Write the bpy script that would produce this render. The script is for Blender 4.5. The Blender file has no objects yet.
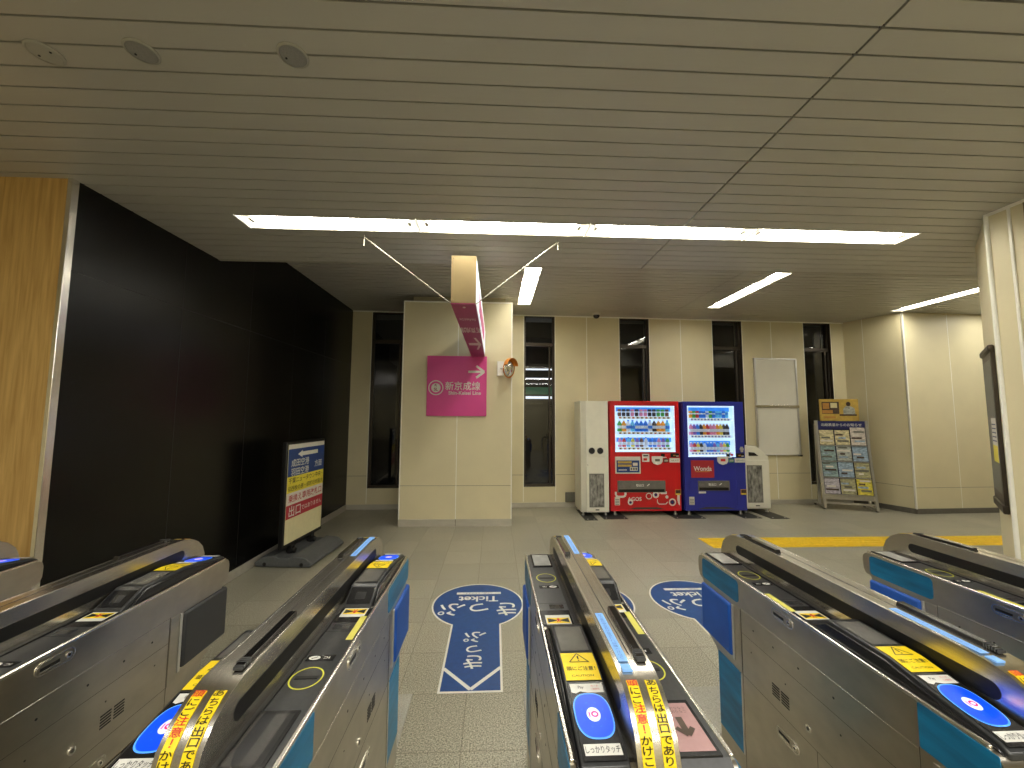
import bpy, bmesh, math, random
from mathutils import Vector, Matrix
random.seed(7)
C = bpy.context.scene.collection
PI = math.pi
MATS = {}

# ------------------------------------------------------------------ materials
def mat(name, col, rough=.5, metal=0., emit=None, es=0., noise=0., nscale=20., stretch=(1, 1, 1), bump=0., coat=0., spec=.5):
    m = bpy.data.materials.new(name); m.use_nodes = True
    nt = m.node_tree; b = nt.nodes['Principled BSDF']
    b.inputs['Base Color'].default_value = (*col, 1); b.inputs['Roughness'].default_value = rough
    b.inputs['Metallic'].default_value = metal
    b.inputs['Coat Weight'].default_value = coat; b.inputs['Specular IOR Level'].default_value = spec
    if emit:
        b.inputs['Emission Color'].default_value = (*emit, 1); b.inputs['Emission Strength'].default_value = es
    if noise or bump:
        tc = nt.nodes.new('ShaderNodeTexCoord'); mp = nt.nodes.new('ShaderNodeMapping')
        mp.inputs['Scale'].default_value = stretch
        nt.links.new(tc.outputs['Object'], mp.inputs['Vector'])
        n = nt.nodes.new('ShaderNodeTexNoise'); n.inputs['Scale'].default_value = nscale; n.inputs['Detail'].default_value = 5
        nt.links.new(mp.outputs['Vector'], n.inputs['Vector'])
        if noise:
            r = nt.nodes.new('ShaderNodeValToRGB'); e = r.color_ramp.elements
            e[0].position = .3; e[1].position = .7
            e[0].color = (*[max(0, c * (1 - noise)) for c in col], 1); e[1].color = (*[min(1, c * (1 + noise)) for c in col], 1)
            nt.links.new(n.outputs['Fac'], r.inputs['Fac']); nt.links.new(r.outputs['Color'], b.inputs['Base Color'])
        if bump:
            bp = nt.nodes.new('ShaderNodeBump'); bp.inputs['Strength'].default_value = bump; bp.inputs['Distance'].default_value = .01
            nt.links.new(n.outputs['Fac'], bp.inputs['Height']); nt.links.new(bp.outputs['Normal'], b.inputs['Normal'])
    MATS[name] = m; return m

mat('steel', (.50, .46, .39), .28, 1., noise=.10, nscale=14, stretch=(1, .6, 1), bump=.02)
mat('steel_rail', (.64, .60, .53), .27, 1., noise=.12, nscale=60, stretch=(6, .15, 6))
mat('steel_bright', (.85, .82, .76), .22, 1., noise=.05, nscale=30)
mat('alu', (.70, .69, .66), .35, .9, noise=.05, nscale=40)
mat('alu_pale', (.72, .70, .62), .45, .3, noise=.04, nscale=20)
mat('panel_dark', (.038, .039, .040), .30, 0, noise=.15, nscale=90)
mat('panel_black', (.012, .012, .013), .22, 0, noise=.2, nscale=90)
mat('black', (.003, .003, .003), .5, 0, noise=.2, nscale=50)
mat('black_gloss', (.010, .009, .009), .12, 0, noise=.2, nscale=20, coat=.5)
mat('seam', (.05, .045, .035), .6, noise=.1)
mat('screen', (.16, .155, .14), .18, 0, noise=.12, nscale=18, coat=.6)
mat('screen_dark', (.035, .035, .036), .15, 0, noise=.2, nscale=18, coat=.6)
mat('screen_pale', (.42, .42, .39), .2, 0, noise=.12, nscale=18, coat=.6)
mat('screen_pink', (.34, .20, .19), .25, 0, emit=(.6, .33, .31), es=.16, noise=.08, nscale=30)
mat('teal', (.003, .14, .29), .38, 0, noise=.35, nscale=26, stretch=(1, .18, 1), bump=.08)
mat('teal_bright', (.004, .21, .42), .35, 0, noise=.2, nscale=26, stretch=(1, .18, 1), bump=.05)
mat('blue_flap', (.008, .085, .42), .45, 0, noise=.12, nscale=6)
mat('grey_flap', (.030, .031, .033), .5, 0, noise=.12, nscale=6)
mat('yellow', (.85, .62, .01), .45, emit=(.85, .6, .01), es=.08, noise=.04)
mat('yellow_pale', (.72, .66, .12), .5, noise=.05)
mat('yellow_ring', (.72, .70, .06), .5, noise=.05)
mat('white', (.72, .71, .66), .5, noise=.03)
mat('red', (.62, .02, .02), .5, noise=.05)
mat('ic_blue', (.004, .06, .6), .3, 0, emit=(.0, .05, .8), es=.55, noise=.1, nscale=12)
mat('ic_cyan', (.1, .35, .8), .3, 0, emit=(.05, .25, 1.), es=.5, noise=.05)
mat('ic_white', (.6, .62, .85), .3, 0, emit=(.5, .58, 1.), es=.6, noise=.05)
mat('ic_pink', (.8, .03, .12), .4, emit=(.8, .03, .15), es=.5, noise=.05)
mat('ic_dark', (.005, .07, .5), .3, 0, emit=(.003, .08, .7), es=.7, noise=.1)
mat('strip_blue', (.20, .42, .82), .45, emit=(.2, .45, .9), es=.15, noise=.06, nscale=60)
mat('strip_text', (.06, .16, .45), .5, noise=.05)
mat('violet_light', (.2, .2, .9), .4, emit=(.25, .25, 1.), es=.7, noise=.05)
mat('floor_blue', (.010, .060, .22), .42, noise=.10, nscale=30)
mat('sign_white', (.74, .73, .66), .5, noise=.05, nscale=40)
mat('tactile', (.83, .54, .01), .55, noise=.12, nscale=30)
mat('plate_stone', (.34, .33, .28), .6, noise=.25, nscale=160)
mat('beige', (.70, .63, .41), .48, noise=.03, nscale=3, bump=.03)
mat('beige_dark', (.5, .45, .3), .5, noise=.03, nscale=3)
mat('joint_line', (.20, .17, .11), .6, noise=.05)
mat('trim_pale', (.92, .90, .80), .3, 0, noise=.03)
mat('skirting', (.52, .49, .41), .4, .3, noise=.08, nscale=20, stretch=(.2, 1, 1))
mat('skirting_dark', (.13, .12, .095), .5, 0, noise=.08, nscale=20)
mat('black_wall', (.0035, .0032, .0026), .27, 0, noise=.3, nscale=2.5, spec=.26)
mat('black_seam', (.012, .011, .009), .5, noise=.1)
mat('ceil', (.48, .465, .41), .42, .1, noise=.03, nscale=6, stretch=(.2, 1, 1))
mat('ceil_gap', (.06, .055, .045), .8, noise=.1)
mat('ceil_trim', (.42, .40, .33), .4, .2, noise=.03)
mat('bronze', (.055, .043, .030), .4, .4, noise=.1)
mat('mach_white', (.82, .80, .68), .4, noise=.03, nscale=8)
mat('mach_white_shaded', (.66, .64, .53), .4, noise=.03, nscale=8)  # darker copy of mach_white, shade of the bin's side put into the colour
mat('mach_red', (.56, .006, .012), .32, noise=.06, nscale=4, coat=.2)
mat('mach_blue', (.022, .030, .30), .35, noise=.06, nscale=4, coat=.2)
mat('mach_grey', (.15, .15, .12), .4, noise=.08)
mat('foot_black', (.02, .02, .018), .5, noise=.1)
mat('sticker_red', (.38, .02, .03), .5, noise=.05)
mat('navy', (.014, .018, .12), .5, noise=.05)
mat('navy_sign', (.010, .045, .20), .5, noise=.05)
mat('poster_yellow', (.80, .68, .06), .5, noise=.05)
mat('poster_cream', (.74, .68, .40), .5, noise=.04)
mat('poster_white', (.72, .68, .60), .5, noise=.04)
mat('poster_red', (.42, .018, .035), .5, noise=.05)
mat('gold_ad', (.55, .37, .07), .5, noise=.15, nscale=18)
mat('brown_dark', (.06, .035, .02), .5, noise=.4, nscale=30)
mat('orange_mach', (.50, .24, .05), .5, noise=.1)
mat('magenta', (.68, .05, .28), .38, 0, noise=.04, nscale=3)
mat('magenta_deep', (.30, .008, .10), .35, 0, noise=.06, nscale=4)
mat('brass', (.21, .155, .07), .5, .35, noise=.05, nscale=6)
mat('lightbox', (.75, .78, .76), .4, emit=(.75, .85, 1.), es=.5, noise=.02)
mat('mirror', (.85, .83, .78), .05, 1., noise=.02)
mat('orange', (.65, .22, .02), .4, noise=.05)
mat('rod', (.42, .40, .33), .4, .5, noise=.05)
mat('dome', (.02, .02, .022), .15, noise=.1)
mat('disc', (.40, .385, .33), .5, noise=.04)
mat('disc_grey', (.27, .265, .25), .5, noise=.1, nscale=200)
mat('stand_grey', (.10, .105, .105), .55, noise=.12, nscale=40, bump=.04)
mat('board_white', (.78, .76, .66), .3, noise=.02, nscale=4, coat=.3)
mat('bag', (.24, .235, .21), .2, 0, noise=.8, nscale=14, stretch=(1.6, 1, .7), bump=.8)
mat('reflector_glow', (1, .98, .9), .4, emit=(1., .965, .875), es=14.5)  # reflector emits by itself: the tube's bounced light is put into the material
mat('lamp_tube', (1, .98, .9), .4, emit=(1., .97, .88), es=18.)
mat('housing_glow', (.8, .78, .68), .4, emit=(1., .95, .8), es=.5, noise=.02)  # housing walls glow a little, tube light put into the white
mat('case_glow', (.5, .6, .75), .5, emit=(.62, .82, 1.), es=.50, noise=.03)
mat('case_blue', (.03, .2, .6), .5, emit=(.05, .32, .9), es=.35, noise=.25, nscale=14)
mat('tag_cream', (.75, .68, .5), .5, emit=(.8, .7, .5), es=.15, noise=.05)
mat('out_white', (.5, .5, .5), .5, emit=(.85, .9, 1.), es=1.5, noise=.05)
mat('out_green', (.02, .1, .05), .5, emit=(.04, .14, .08), es=.5, noise=.05)
mat('out_dark', (.01, .01, .012), .8, noise=.3, nscale=3)
for n, c in dict(drink_blue=(.03, .20, .70), drink_cyan=(.15, .55, .85), drink_green=(.06, .32, .05), drink_dark=(.03, .02, .025), drink_brown=(.16, .06, .03),
                 drink_pink=(.70, .25, .38), drink_orange=(.85, .33, .03), drink_white=(.70, .76, .85), drink_red=(.55, .04, .04), drink_purple=(.25, .12, .45), drink_yellow=(.8, .65, .08)).items():
    mat(n, c, .3, emit=c, es=.12, noise=.25, nscale=60)
for n, c in dict(leaf_cream=(.62, .55, .32), leaf_grey=(.40, .42, .38), leaf_teal=(.26, .36, .36), leaf_blue=(.30, .40, .50), leaf_lilac=(.48, .45, .50), leaf_olive=(.38, .36, .20), leaf_yellow=(.72, .60, .08), leaf_pale=(.60, .54, .47)).items():
    mat(n, c, .5, noise=.45, nscale=22, stretch=(1, 1, 2.2))

def wood():
    m = bpy.data.materials.new('wood'); m.use_nodes = True; nt = m.node_tree; b = nt.nodes['Principled BSDF']
    tc = nt.nodes.new('ShaderNodeTexCoord'); mp = nt.nodes.new('ShaderNodeMapping'); mp.inputs['Scale'].default_value = (9, 1, .55)
    n = nt.nodes.new('ShaderNodeTexNoise'); n.inputs['Scale'].default_value = 5; n.inputs['Detail'].default_value = 8; n.inputs['Distortion'].default_value = .4
    r = nt.nodes.new('ShaderNodeValToRGB'); e = r.color_ramp.elements
    e[0].position = .3; e[1].position = .72; e[0].color = (.48, .28, .08, 1); e[1].color = (.70, .46, .16, 1)
    nt.links.new(tc.outputs['Object'], mp.inputs['Vector']); nt.links.new(mp.outputs['Vector'], n.inputs['Vector'])
    nt.links.new(n.outputs['Fac'], r.inputs['Fac']); nt.links.new(r.outputs['Color'], b.inputs['Base Color'])
    b.inputs['Roughness'].default_value = .4; MATS['wood'] = m
wood()

def floor_mat():
    m = bpy.data.materials.new('floor_tile'); m.use_nodes = True; nt = m.node_tree; b = nt.nodes['Principled BSDF']
    N = nt.nodes.new; L = nt.links.new
    tc = N('ShaderNodeTexCoord'); mp = N('ShaderNodeMapping'); mp.inputs['Location'].default_value = (-.25 + 4, -.43 + 4, 0)
    L(tc.outputs['Object'], mp.inputs['Vector'])
    br = N('ShaderNodeTexBrick'); br.offset = 0; br.inputs['Scale'].default_value = 1; br.inputs['Brick Width'].default_value = .4
    br.inputs['Row Height'].default_value = .4; br.inputs['Mortar Size'].default_value = .0028; br.inputs['Mortar Smooth'].default_value = .3
    br.inputs['Color1'].default_value = (.90, .90, .90, 1); br.inputs['Color2'].default_value = (1.08, 1.08, 1.08, 1); br.inputs['Mortar'].default_value = (.60, .58, .54, 1)
    L(mp.outputs['Vector'], br.inputs['Vector'])
    n = N('ShaderNodeTexNoise'); n.inputs['Scale'].default_value = 125; n.inputs['Detail'].default_value = 6; n.inputs['Roughness'].default_value = .72; L(tc.outputs['Object'], n.inputs['Vector'])
    r = N('ShaderNodeValToRGB'); e = r.color_ramp.elements; e[0].position = .38; e[1].position = .62
    e[0].color = (.105, .097, .066, 1); e[1].color = (.56, .53, .405, 1); L(n.outputs['Fac'], r.inputs['Fac'])
    n2 = N('ShaderNodeTexNoise'); n2.inputs['Scale'].default_value = .9; n2.inputs['Detail'].default_value = 3; L(tc.outputs['Object'], n2.inputs['Vector'])
    r2 = N('ShaderNodeValToRGB'); r2.color_ramp.elements[0].color = (.85, .85, .85, 1); r2.color_ramp.elements[1].color = (1.1, 1.1, 1.1, 1); L(n2.outputs['Fac'], r2.inputs['Fac'])
    m1 = N('ShaderNodeMix'); m1.data_type = 'RGBA'; m1.blend_type = 'MULTIPLY'; m1.inputs[0].default_value = 1
    L(r.outputs['Color'], m1.inputs[6]); L(br.outputs['Color'], m1.inputs[7])
    m2 = N('ShaderNodeMix'); m2.data_type = 'RGBA'; m2.blend_type = 'MULTIPLY'; m2.inputs[0].default_value = 1
    L(m1.outputs[2], m2.inputs[6]); L(r2.outputs['Color'], m2.inputs[7]); L(m2.outputs[2], b.inputs['Base Color'])
    b.inputs['Roughness'].default_value = .36
    bp = N('ShaderNodeBump'); bp.inputs['Strength'].default_value = .15; bp.inputs['Distance'].default_value = .004; L(n.outputs['Fac'], bp.inputs['Height']); L(bp.outputs['Normal'], b.inputs['Normal'])
    MATS['floor_tile'] = m
floor_mat()

def glass(name, tint, base_refl):
    m = bpy.data.materials.new(name); m.use_nodes = True; nt = m.node_tree; nt.nodes.clear()
    o = nt.nodes.new('ShaderNodeOutputMaterial'); t = nt.nodes.new('ShaderNodeBsdfTransparent'); t.inputs['Color'].default_value = (*tint, 1)
    g = nt.nodes.new('ShaderNodeBsdfGlossy'); g.inputs['Roughness'].default_value = .02
    f = nt.nodes.new('ShaderNodeFresnel'); f.inputs['IOR'].default_value = 1.5
    mx = nt.nodes.new('ShaderNodeMixShader'); ad = nt.nodes.new('ShaderNodeMath'); ad.operation = 'ADD'; ad.inputs[1].default_value = base_refl
    nt.links.new(f.outputs[0], ad.inputs[0]); nt.links.new(ad.outputs[0], mx.inputs[0]); nt.links.new(t.outputs[0], mx.inputs[1]); nt.links.new(g.outputs[0], mx.inputs[2])
    nt.links.new(mx.outputs[0], o.inputs['Surface']); MATS[name] = m
glass('glass_night', (.55, .57, .6), .04)
glass('glass_case', (.97, .98, 1.), 0.)

# ------------------------------------------------------------------ mesh builder
_fc = {}
def text_geo(s, size, bold):
    k = (s, bold)
    if k not in _fc:
        cu = bpy.data.curves.new('t', 'FONT'); cu.body = s; cu.size = 1; cu.align_x = 'CENTER'; cu.align_y = 'CENTER'; cu.offset = bold; cu.resolution_u = 3
        ob = bpy.data.objects.new('t', cu); C.objects.link(ob)
        bpy.context.view_layer.update()
        me = bpy.data.meshes.new_from_object(ob.evaluated_get(bpy.context.evaluated_depsgraph_get()))
        vs = [tuple(v.co) for v in me.vertices]; fs = [tuple(p.vertices) for p in me.polygons]
        if vs:
            cx = (min(v[0] for v in vs) + max(v[0] for v in vs)) / 2; cy = (min(v[1] for v in vs) + max(v[1] for v in vs)) / 2
            vs = [(v[0] - cx, v[1] - cy) for v in vs]
        _fc[k] = (vs, fs)
        bpy.data.objects.remove(ob); bpy.data.curves.remove(cu); bpy.data.meshes.remove(me)
    vs, fs = _fc[k]
    return [(x * size, y * size) for x, y in vs], fs

class MB:
    def __init__(s, T=None): s.v = []; s.f = []; s.m = []; s.T = T
    def add(s, vs, fs, m):
        n = len(s.v)
        for v in vs:
            v = Vector(v); s.v.append(s.T(v) if callable(s.T) else (s.T @ v if s.T else v))
        for f in fs: s.f.append(tuple(i + n for i in f)); s.m.append(m)
        return s
    def box(s, x0, x1, y0, y1, z0, z1, m):
        x0, x1 = sorted((x0, x1)); y0, y1 = sorted((y0, y1)); z0, z1 = sorted((z0, z1))
        return s.add([(x0, y0, z0), (x1, y0, z0), (x1, y1, z0), (x0, y1, z0), (x0, y0, z1), (x1, y0, z1), (x1, y1, z1), (x0, y1, z1)],
              [(0, 3, 2, 1), (4, 5, 6, 7), (0, 1, 5, 4), (1, 2, 6, 5), (2, 3, 7, 6), (3, 0, 4, 7)], m)
    def prism(s, poly, ax, a0, a1, m):
        n = len(poly)
        def P(p, a): return (a, p[0], p[1]) if ax == 'x' else ((p[0], a, p[1]) if ax == 'y' else (p[0], p[1], a))
        vs = [P(p, a0) for p in poly] + [P(p, a1) for p in poly]
        fs = [tuple(range(n)), tuple(range(2 * n - 1, n - 1, -1))] + [(i, i + n, (i + 1) % n + n, (i + 1) % n) for i in range(n)]
        return s.add(vs, fs, m)
    def cyl(s, p0, p1, r, m, n=16, r1=None, caps=True):
        p0 = Vector(p0); p1 = Vector(p1); d = (p1 - p0).normalized(); r1 = r if r1 is None else r1
        a = d.orthogonal().normalized(); b = d.cross(a)
        vs = []
        for p, rr in ((p0, r), (p1, r1)):
            for i in range(n): t = 2 * PI * i / n; vs.append(p + a * math.cos(t) * rr + b * math.sin(t) * rr)
        fs = [(i, (i + 1) % n, (i + 1) % n + n, i + n) for i in range(n)]
        if caps: fs += [tuple(range(n - 1, -1, -1)), tuple(range(n, 2 * n))]
        return s.add(vs, fs, m)
    def lathe(s, o, ax, prof, m, n=24):
        o = Vector(o); d = Vector(ax).normalized(); a = d.orthogonal().normalized(); b = d.cross(a); vs = []; k = len(prof)
        for i in range(n):
            t = 2 * PI * i / n
            for r, h in prof: vs.append(o + d * h + (a * math.cos(t) + b * math.sin(t)) * max(r, 1e-5))
        fs = [(i * k + j, ((i + 1) % n) * k + j, ((i + 1) % n) * k + j + 1, i * k + j + 1) for i in range(n) for j in range(k - 1)]
        return s.add(vs, fs, m)
    def build(s, name, parent=None, bevel=0, seg=2):
        names = sorted(set(s.m)); me = bpy.data.meshes.new(name)
        me.from_pydata([tuple(v) for v in s.v], [], s.f)
        for k in names: me.materials.append(MATS[k])
        ix = {k: i for i, k in enumerate(names)}
        for p, k in zip(me.polygons, s.m): p.material_index = ix[k]; p.use_smooth = True
        bm = bmesh.new(); bm.from_mesh(me)
        vol = [f for f in bm.faces if any(not e.is_boundary for e in f.edges)]
        closed = [f for f in bm.faces if all(len(e.link_faces) == 2 for e in f.edges)]
        if closed: bmesh.ops.recalc_face_normals(bm, faces=closed)
        bm.to_mesh(me); bm.free()
        me.set_sharp_from_angle(angle=math.radians(38))
        o = bpy.data.objects.new(name, me); C.objects.link(o)
        if parent: o.parent = parent
        if bevel:
            bv = o.modifiers.new('bevel', 'BEVEL'); bv.width = bevel; bv.segments = seg; bv.limit_method = 'ANGLE'; bv.angle_limit = math.radians(50)
        return o

class FR:
    """flat frame: (a, b) on the surface, c off the surface; draws decals into a builder"""
    def __init__(s, mb, o, r, u, warp=None):
        s.mb = mb; s.o = Vector(o); s.r = Vector(r).normalized(); s.u = Vector(u).normalized(); s.n = s.r.cross(s.u); s.warp = warp
    def P(s, a, b, c=0):
        p = s.o + s.r * a + s.u * b
        if s.warp: p.z = s.warp(p.y)
        return p + s.n * c
    def poly(s, pts, c, m): s.mb.add([s.P(a, b, c) for a, b in pts], [tuple(range(len(pts)))], m)
    def rect(s, a0, a1, b0, b1, c, m, n=1):
        for i in range(n):
            u0 = b0 + (b1 - b0) * i / n; u1 = b0 + (b1 - b0) * (i + 1) / n
            s.poly([(a0, u0), (a1, u0), (a1, u1), (a0, u1)], c, m)
    def ell(s, a, b, ra, rb, c, m, n=32, p=2.):
        s.poly([(a + ra * math.copysign(abs(math.cos(t)) ** (2 / p), math.cos(t)), b + rb * math.copysign(abs(math.sin(t)) ** (2 / p), math.sin(t))) for t in [2 * PI * i / n for i in range(n)]], c, m)
    def ring(s, a, b, ra, rb, w, c, m, n=32):
        P = [(a + ra * math.cos(2 * PI * i / n), b + rb * math.sin(2 * PI * i / n)) for i in range(n)]
        Q = [(a + (ra - w) * math.cos(2 * PI * i / n), b + (rb - w) * math.sin(2 * PI * i / n)) for i in range(n)]
        s.mb.add([s.P(x, y, c) for x, y in P + Q], [(i, (i + 1) % n, (i + 1) % n + n, i + n) for i in range(n)], m)
    def line(s, p, q, w, c, m):
        p = Vector(p); q = Vector(q); d = (q - p).normalized(); k = Vector((-d.y, d.x)) * w / 2
        s.poly([tuple(p - k), tuple(q - k), tuple(q + k), tuple(p + k)], c, m)
    def path(s, pts, w, c, m, close=False):
        L = list(pts) + ([pts[0]] if close else [])
        for p, q in zip(L, L[1:]): s.line(p, q, w, c, m)
    def text(s, t, a, b, size, c, m, bold=.012, sx=1., sy=1.):
        vs, fs = text_geo(t, size, bold); s.mb.add([s.P(a + x * sx, b + y * sy, c) for x, y in vs], fs, m)
    def slab(s, a0, a1, b0, b1, c0, c1, m):
        P = [s.P(a, b, c) for c in (c0, c1) for a, b in ((a0, b0), (a1, b0), (a1, b1), (a0, b1))]
        s.mb.add(P, [(0, 3, 2, 1), (4, 5, 6, 7), (0, 1, 5, 4), (1, 2, 6, 5), (2, 3, 7, 6), (3, 0, 4, 7)], m)

def thing(name, label, cat, loc=(0, 0, 0), rz=0, group=None):
    o = bpy.data.objects.new(name, None); C.objects.link(o); o.empty_display_size = .1
    o.location = loc; o.rotation_euler = (0, 0, rz); return tag(o, label, cat, group)
def tag(o, label, cat, group=None):
    o['label'] = label; o['category'] = cat
    if group: o['group'] = group
    return o
def struct(o): o['kind'] = 'structure'; return o
def dup(root, loc, rz=None, label=None):
    r = root.copy(); C.objects.link(r); r.location = loc
    if rz is not None: r.rotation_euler = (0, 0, rz)
    if label: r['label'] = label
    for ch in list(root.children):
        c = ch.copy(); C.objects.link(c); c.parent = r
        for g in ch.children:
            d = g.copy(); C.objects.link(d); d.parent = c
    return r

ZC, ZF, YS = 3.05, 3.47, 3.655      # near ceiling, far ceiling, where the ceiling steps up

# ------------------------------------------------------------------ shell
m = MB(); m.box(-5, 11, -4, 9, -.1, 0, 'floor_tile'); struct(m.build('floor'))

def slats(mb, x0, x1, y0, y1, z, pitch, phase, holes, joints, g=.0045):
    y = y0 - ((y0 - phase) % pitch)
    xs = sorted([x0, x1] + [j for j in joints if x0 < j < x1])
    while y < y1:
        a, b = max(y + g, y0), min(y + pitch - g, y1)
        if b > a:
            for s0, s1 in zip(xs, xs[1:]):
                rects = [(s0 + .006, s1 - .006, a, b)]
                for hx0, hx1, hy0, hy1 in holes:
                    nr = []
                    for r in rects:
                        if hx1 <= r[0] or hx0 >= r[1] or hy1 <= r[2] or hy0 >= r[3]: nr.append(r); continue
                        if r[0] < hx0: nr.append((r[0], hx0, r[2], r[3]))
                        if hx1 < r[1]: nr.append((hx1, r[1], r[2], r[3]))
                        k0, k1 = max(r[0], hx0), min(r[1], hx1)
                        if r[2] < hy0: nr.append((k0, k1, r[2], hy0))
                        if hy1 < r[3]: nr.append((k0, k1, hy1, r[3]))
                    rects = nr
                for r in rects: mb.box(r[0], r[1], r[2], r[3], z, z + .014, 'ceil')
        y += pitch
near_holes = [(-1.885, 3.29, 2.776, 2.98)]
far_holes = [(x - .115, x + .115, 3.78, 6.36) for x in (.468, 3.70, 6.97)]
m = MB()
slats(m, -5, 11, -4, YS - .03, ZC, .108, 1.372, near_holes, [-3.4, 1.41, 6.2])
m.box(-5, 11, -4, YS, ZC + .09, ZC + .10, 'ceil_gap')
m.box(-5, 11, YS - .03, YS, ZC - .004, ZF + .1, 'ceil_trim')
slats(m, -2.7, 11, YS, 7.6, ZF, .108, .01, far_holes, [3.17], .008)
m.box(-2.7, 11, YS, 7.6, ZF + .09, ZF + .10, 'ceil_gap')
struct(m.build('ceiling'))

# black clad wall on the left, wood faced wall at its near end
BW = lambda v: Vector((v.x + (v.y - 2.4) * .012, v.y, v.z))
m = MB(BW); m.box(-2.75, -2.588, 2.405, 7.05, 0, ZF + .09, 'black_wall')
for yy in (3.27, 4.14, 5.01, 5.88): m.box(-2.5885, -2.5868, yy - .002, yy + .002, .12, ZF, 'black_seam')
m.box(-2.5885, -2.5868, 2.4, 6.93, 2.485, 2.489, 'black_seam')
struct(m.build('wall_left'))
m = MB(BW); m.box(-2.588, -2.573, 2.4, 6.93, 0, .09, 'skirting'); struct(m.build('baseboard_left', bevel=.004))
m = MB(); m.box(-5, -2.612, 2.392, 2.5, 0, ZC, 'wood'); struct(m.build('wall_wood'))
m = MB(); m.box(-2.613, -2.586, 2.385, 2.43, 0, ZC, 'steel_bright'); struct(m.build('trim_1', bevel=.003))
m = MB(); m.box(-5.1, -5, -4, 2.5, 0, ZC, 'beige'); struct(m.build('wall_side'))
m = MB(); m.box(-5, 11, -4.1, -4, 0, ZC, 'beige'); struct(m.build('wall_back'))
m = MB(); m.box(11, 11.1, -4, 8, 0, ZF, 'beige'); struct(m.build('wall_east'))

# far wall: slightly turned, five tall window slots
TH = math.radians(2.0); WO = Vector((-2.58, 6.93, 0))
def WT(v): return WO + Vector((v.x * math.cos(TH) - v.y * math.sin(TH), v.x * math.sin(TH) + v.y * math.cos(TH), v.z))
def sx(X): return (X + 2.58) / math.cos(TH)
wins = [(-2.19, -1.62), (.525, 1.09), (2.315, 2.88), (4.13, 4.715), (5.98, 6.54)]
END = 6.83
m = MB(WT); x = -2.58
for a, b in wins + [(END, END)]:
    m.box(sx(x), sx(a), 0, .22, 0, ZF + .05, 'beige')
    if b > a: m.box(sx(a), sx(b), 0, .22, 0, .36, 'beige')
    x = b
def wl(X, w=.006, mt='trim_pale', z0=.1, z1=ZF): m.box(sx(X) - w / 2, sx(X) + w / 2, -.002, .001, z0, z1, mt)
for a, b in wins:
    wl(a - .008, .012); wl(b + .008, .012)
for X in (1.69, 3.50, 5.31): wl(X, .016)
m.box(0, sx(END), -.0015, .001, .565, .571, 'joint_line') if False else None
for a, b in zip([-2.58] + [w[1] for w in wins], [w[0] for w in wins] + [END]): m.box(sx(a), sx(b), -.0015, .001, .565, .571, 'joint_line')
m.box(0, sx(END), -.012, 0, ZF - .022, ZF, 'trim_pale')
struct(m.build('wall_far'))
m = MB(WT); m.box(0, sx(END), -.012, 0, 0, .085, 'skirting'); struct(m.build('baseboard_far', bevel=.003))
for i, (a, b) in enumerate(wins):
    f = MB(WT); A, B = sx(a), sx(b); y0, y1 = .05, .11
    f.box(A, A + .035, y0, y1, .36, ZF, 'bronze').box(B - .035, B, y0, y1, .36, ZF, 'bronze').box(A, B, y0 - .02, y1, .36, .40, 'bronze').box(A, B, y0, y1, 2.90, 2.965, 'bronze')
    f.box(A, B, y0, y1, ZF - .03, ZF, 'bronze').box(B - .10, B - .075, y0, y1, .4, 2.9, 'bronze')
    f.box(A, A + .003, 0, .2, .36, ZF, 'bronze').box(B - .003, B, 0, .2, .36, ZF, 'bronze').box(A, B, 0, .2, .357, .361, 'bronze')
    w = struct(f.build('window_%d' % (i + 1)))
    g = MB(WT); g.add([(A, .08, .38), (B, .08, .38), (B, .08, ZF), (A, .08, ZF)], [(0, 1, 2, 3)], 'glass_night'); g.build('pane', w)
# the dark outside behind the windows
m = MB(); m.box(-5, 11, 12, 12.1, -1, 6, 'out_dark').box(-5, 11, 7.6, 12, -1.1, -1, 'out_dark'); struct(m.build('wall_outside'))
o = thing('platform_canopy', 'dark platform canopy with lit strips seen outside through second window', 'canopy', (1.15, 10.6, 0))
m = MB(); m.box(-1.2, 1.2, -.3, .6, 3.7, 3.8, 'out_dark').box(-1.1, -1.0, 0, .1, -1, 3.7, 'out_dark'); m.build('roof', o)
m = MB(); m.box(-.9, .55, 0, .03, 2.87, 2.91, 'out_white'); m.build('light_strip', o)
m = MB(); m.box(-.9, .55, 0, .03, 2.62, 2.65, 'out_white'); m.build('light_strip', o)
m = MB(); m.box(-.9, .55, 0, .03, 2.20, 2.40, 'out_green').box(-.9, .55, -.005, 0, 2.08, 2.15, 'out_white'); m.build('sign_band', o)

# column box
m = MB(); X0, X1, Y0 = -1.39, .252, 5.90
ZK = 3.36
m.box(X0, X1, Y0, 7.06, 0, ZK, 'beige')
m.box(-.572, -.560, Y0 - .0015, Y0, .1, ZK, 'trim_pale'); m.box(X0, X1, Y0 - .0015, Y0, .58, .586, 'joint_line')
for xx in (X0, X1): m.box(xx - .008, xx + .008, Y0 - .008, Y0 + .008, .1, ZK, 'trim_pale')
m.box(X0, X1, Y0 - .01, Y0, ZK - .02, ZK, 'trim_pale').box(X0 + .1, X1 - .1, Y0 + .15, 7.0, ZK, ZF, 'beige_dark')
struct(m.build('wall_column'))
m = MB(); m.box(X0 - .006, X1 + .006, Y0 - .012, Y0, 0, .10, 'skirting').box(X1, X1 + .008, Y0, 7.0, 0, .10, 'skirting').box(X0 - .008, X0, Y0, 7.0, 0, .10, 'skirting')
m.box(-.568, -.562, Y0 - .0125, Y0, 0, .1, 'seam'); struct(m.build('baseboard_column'))

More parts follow.
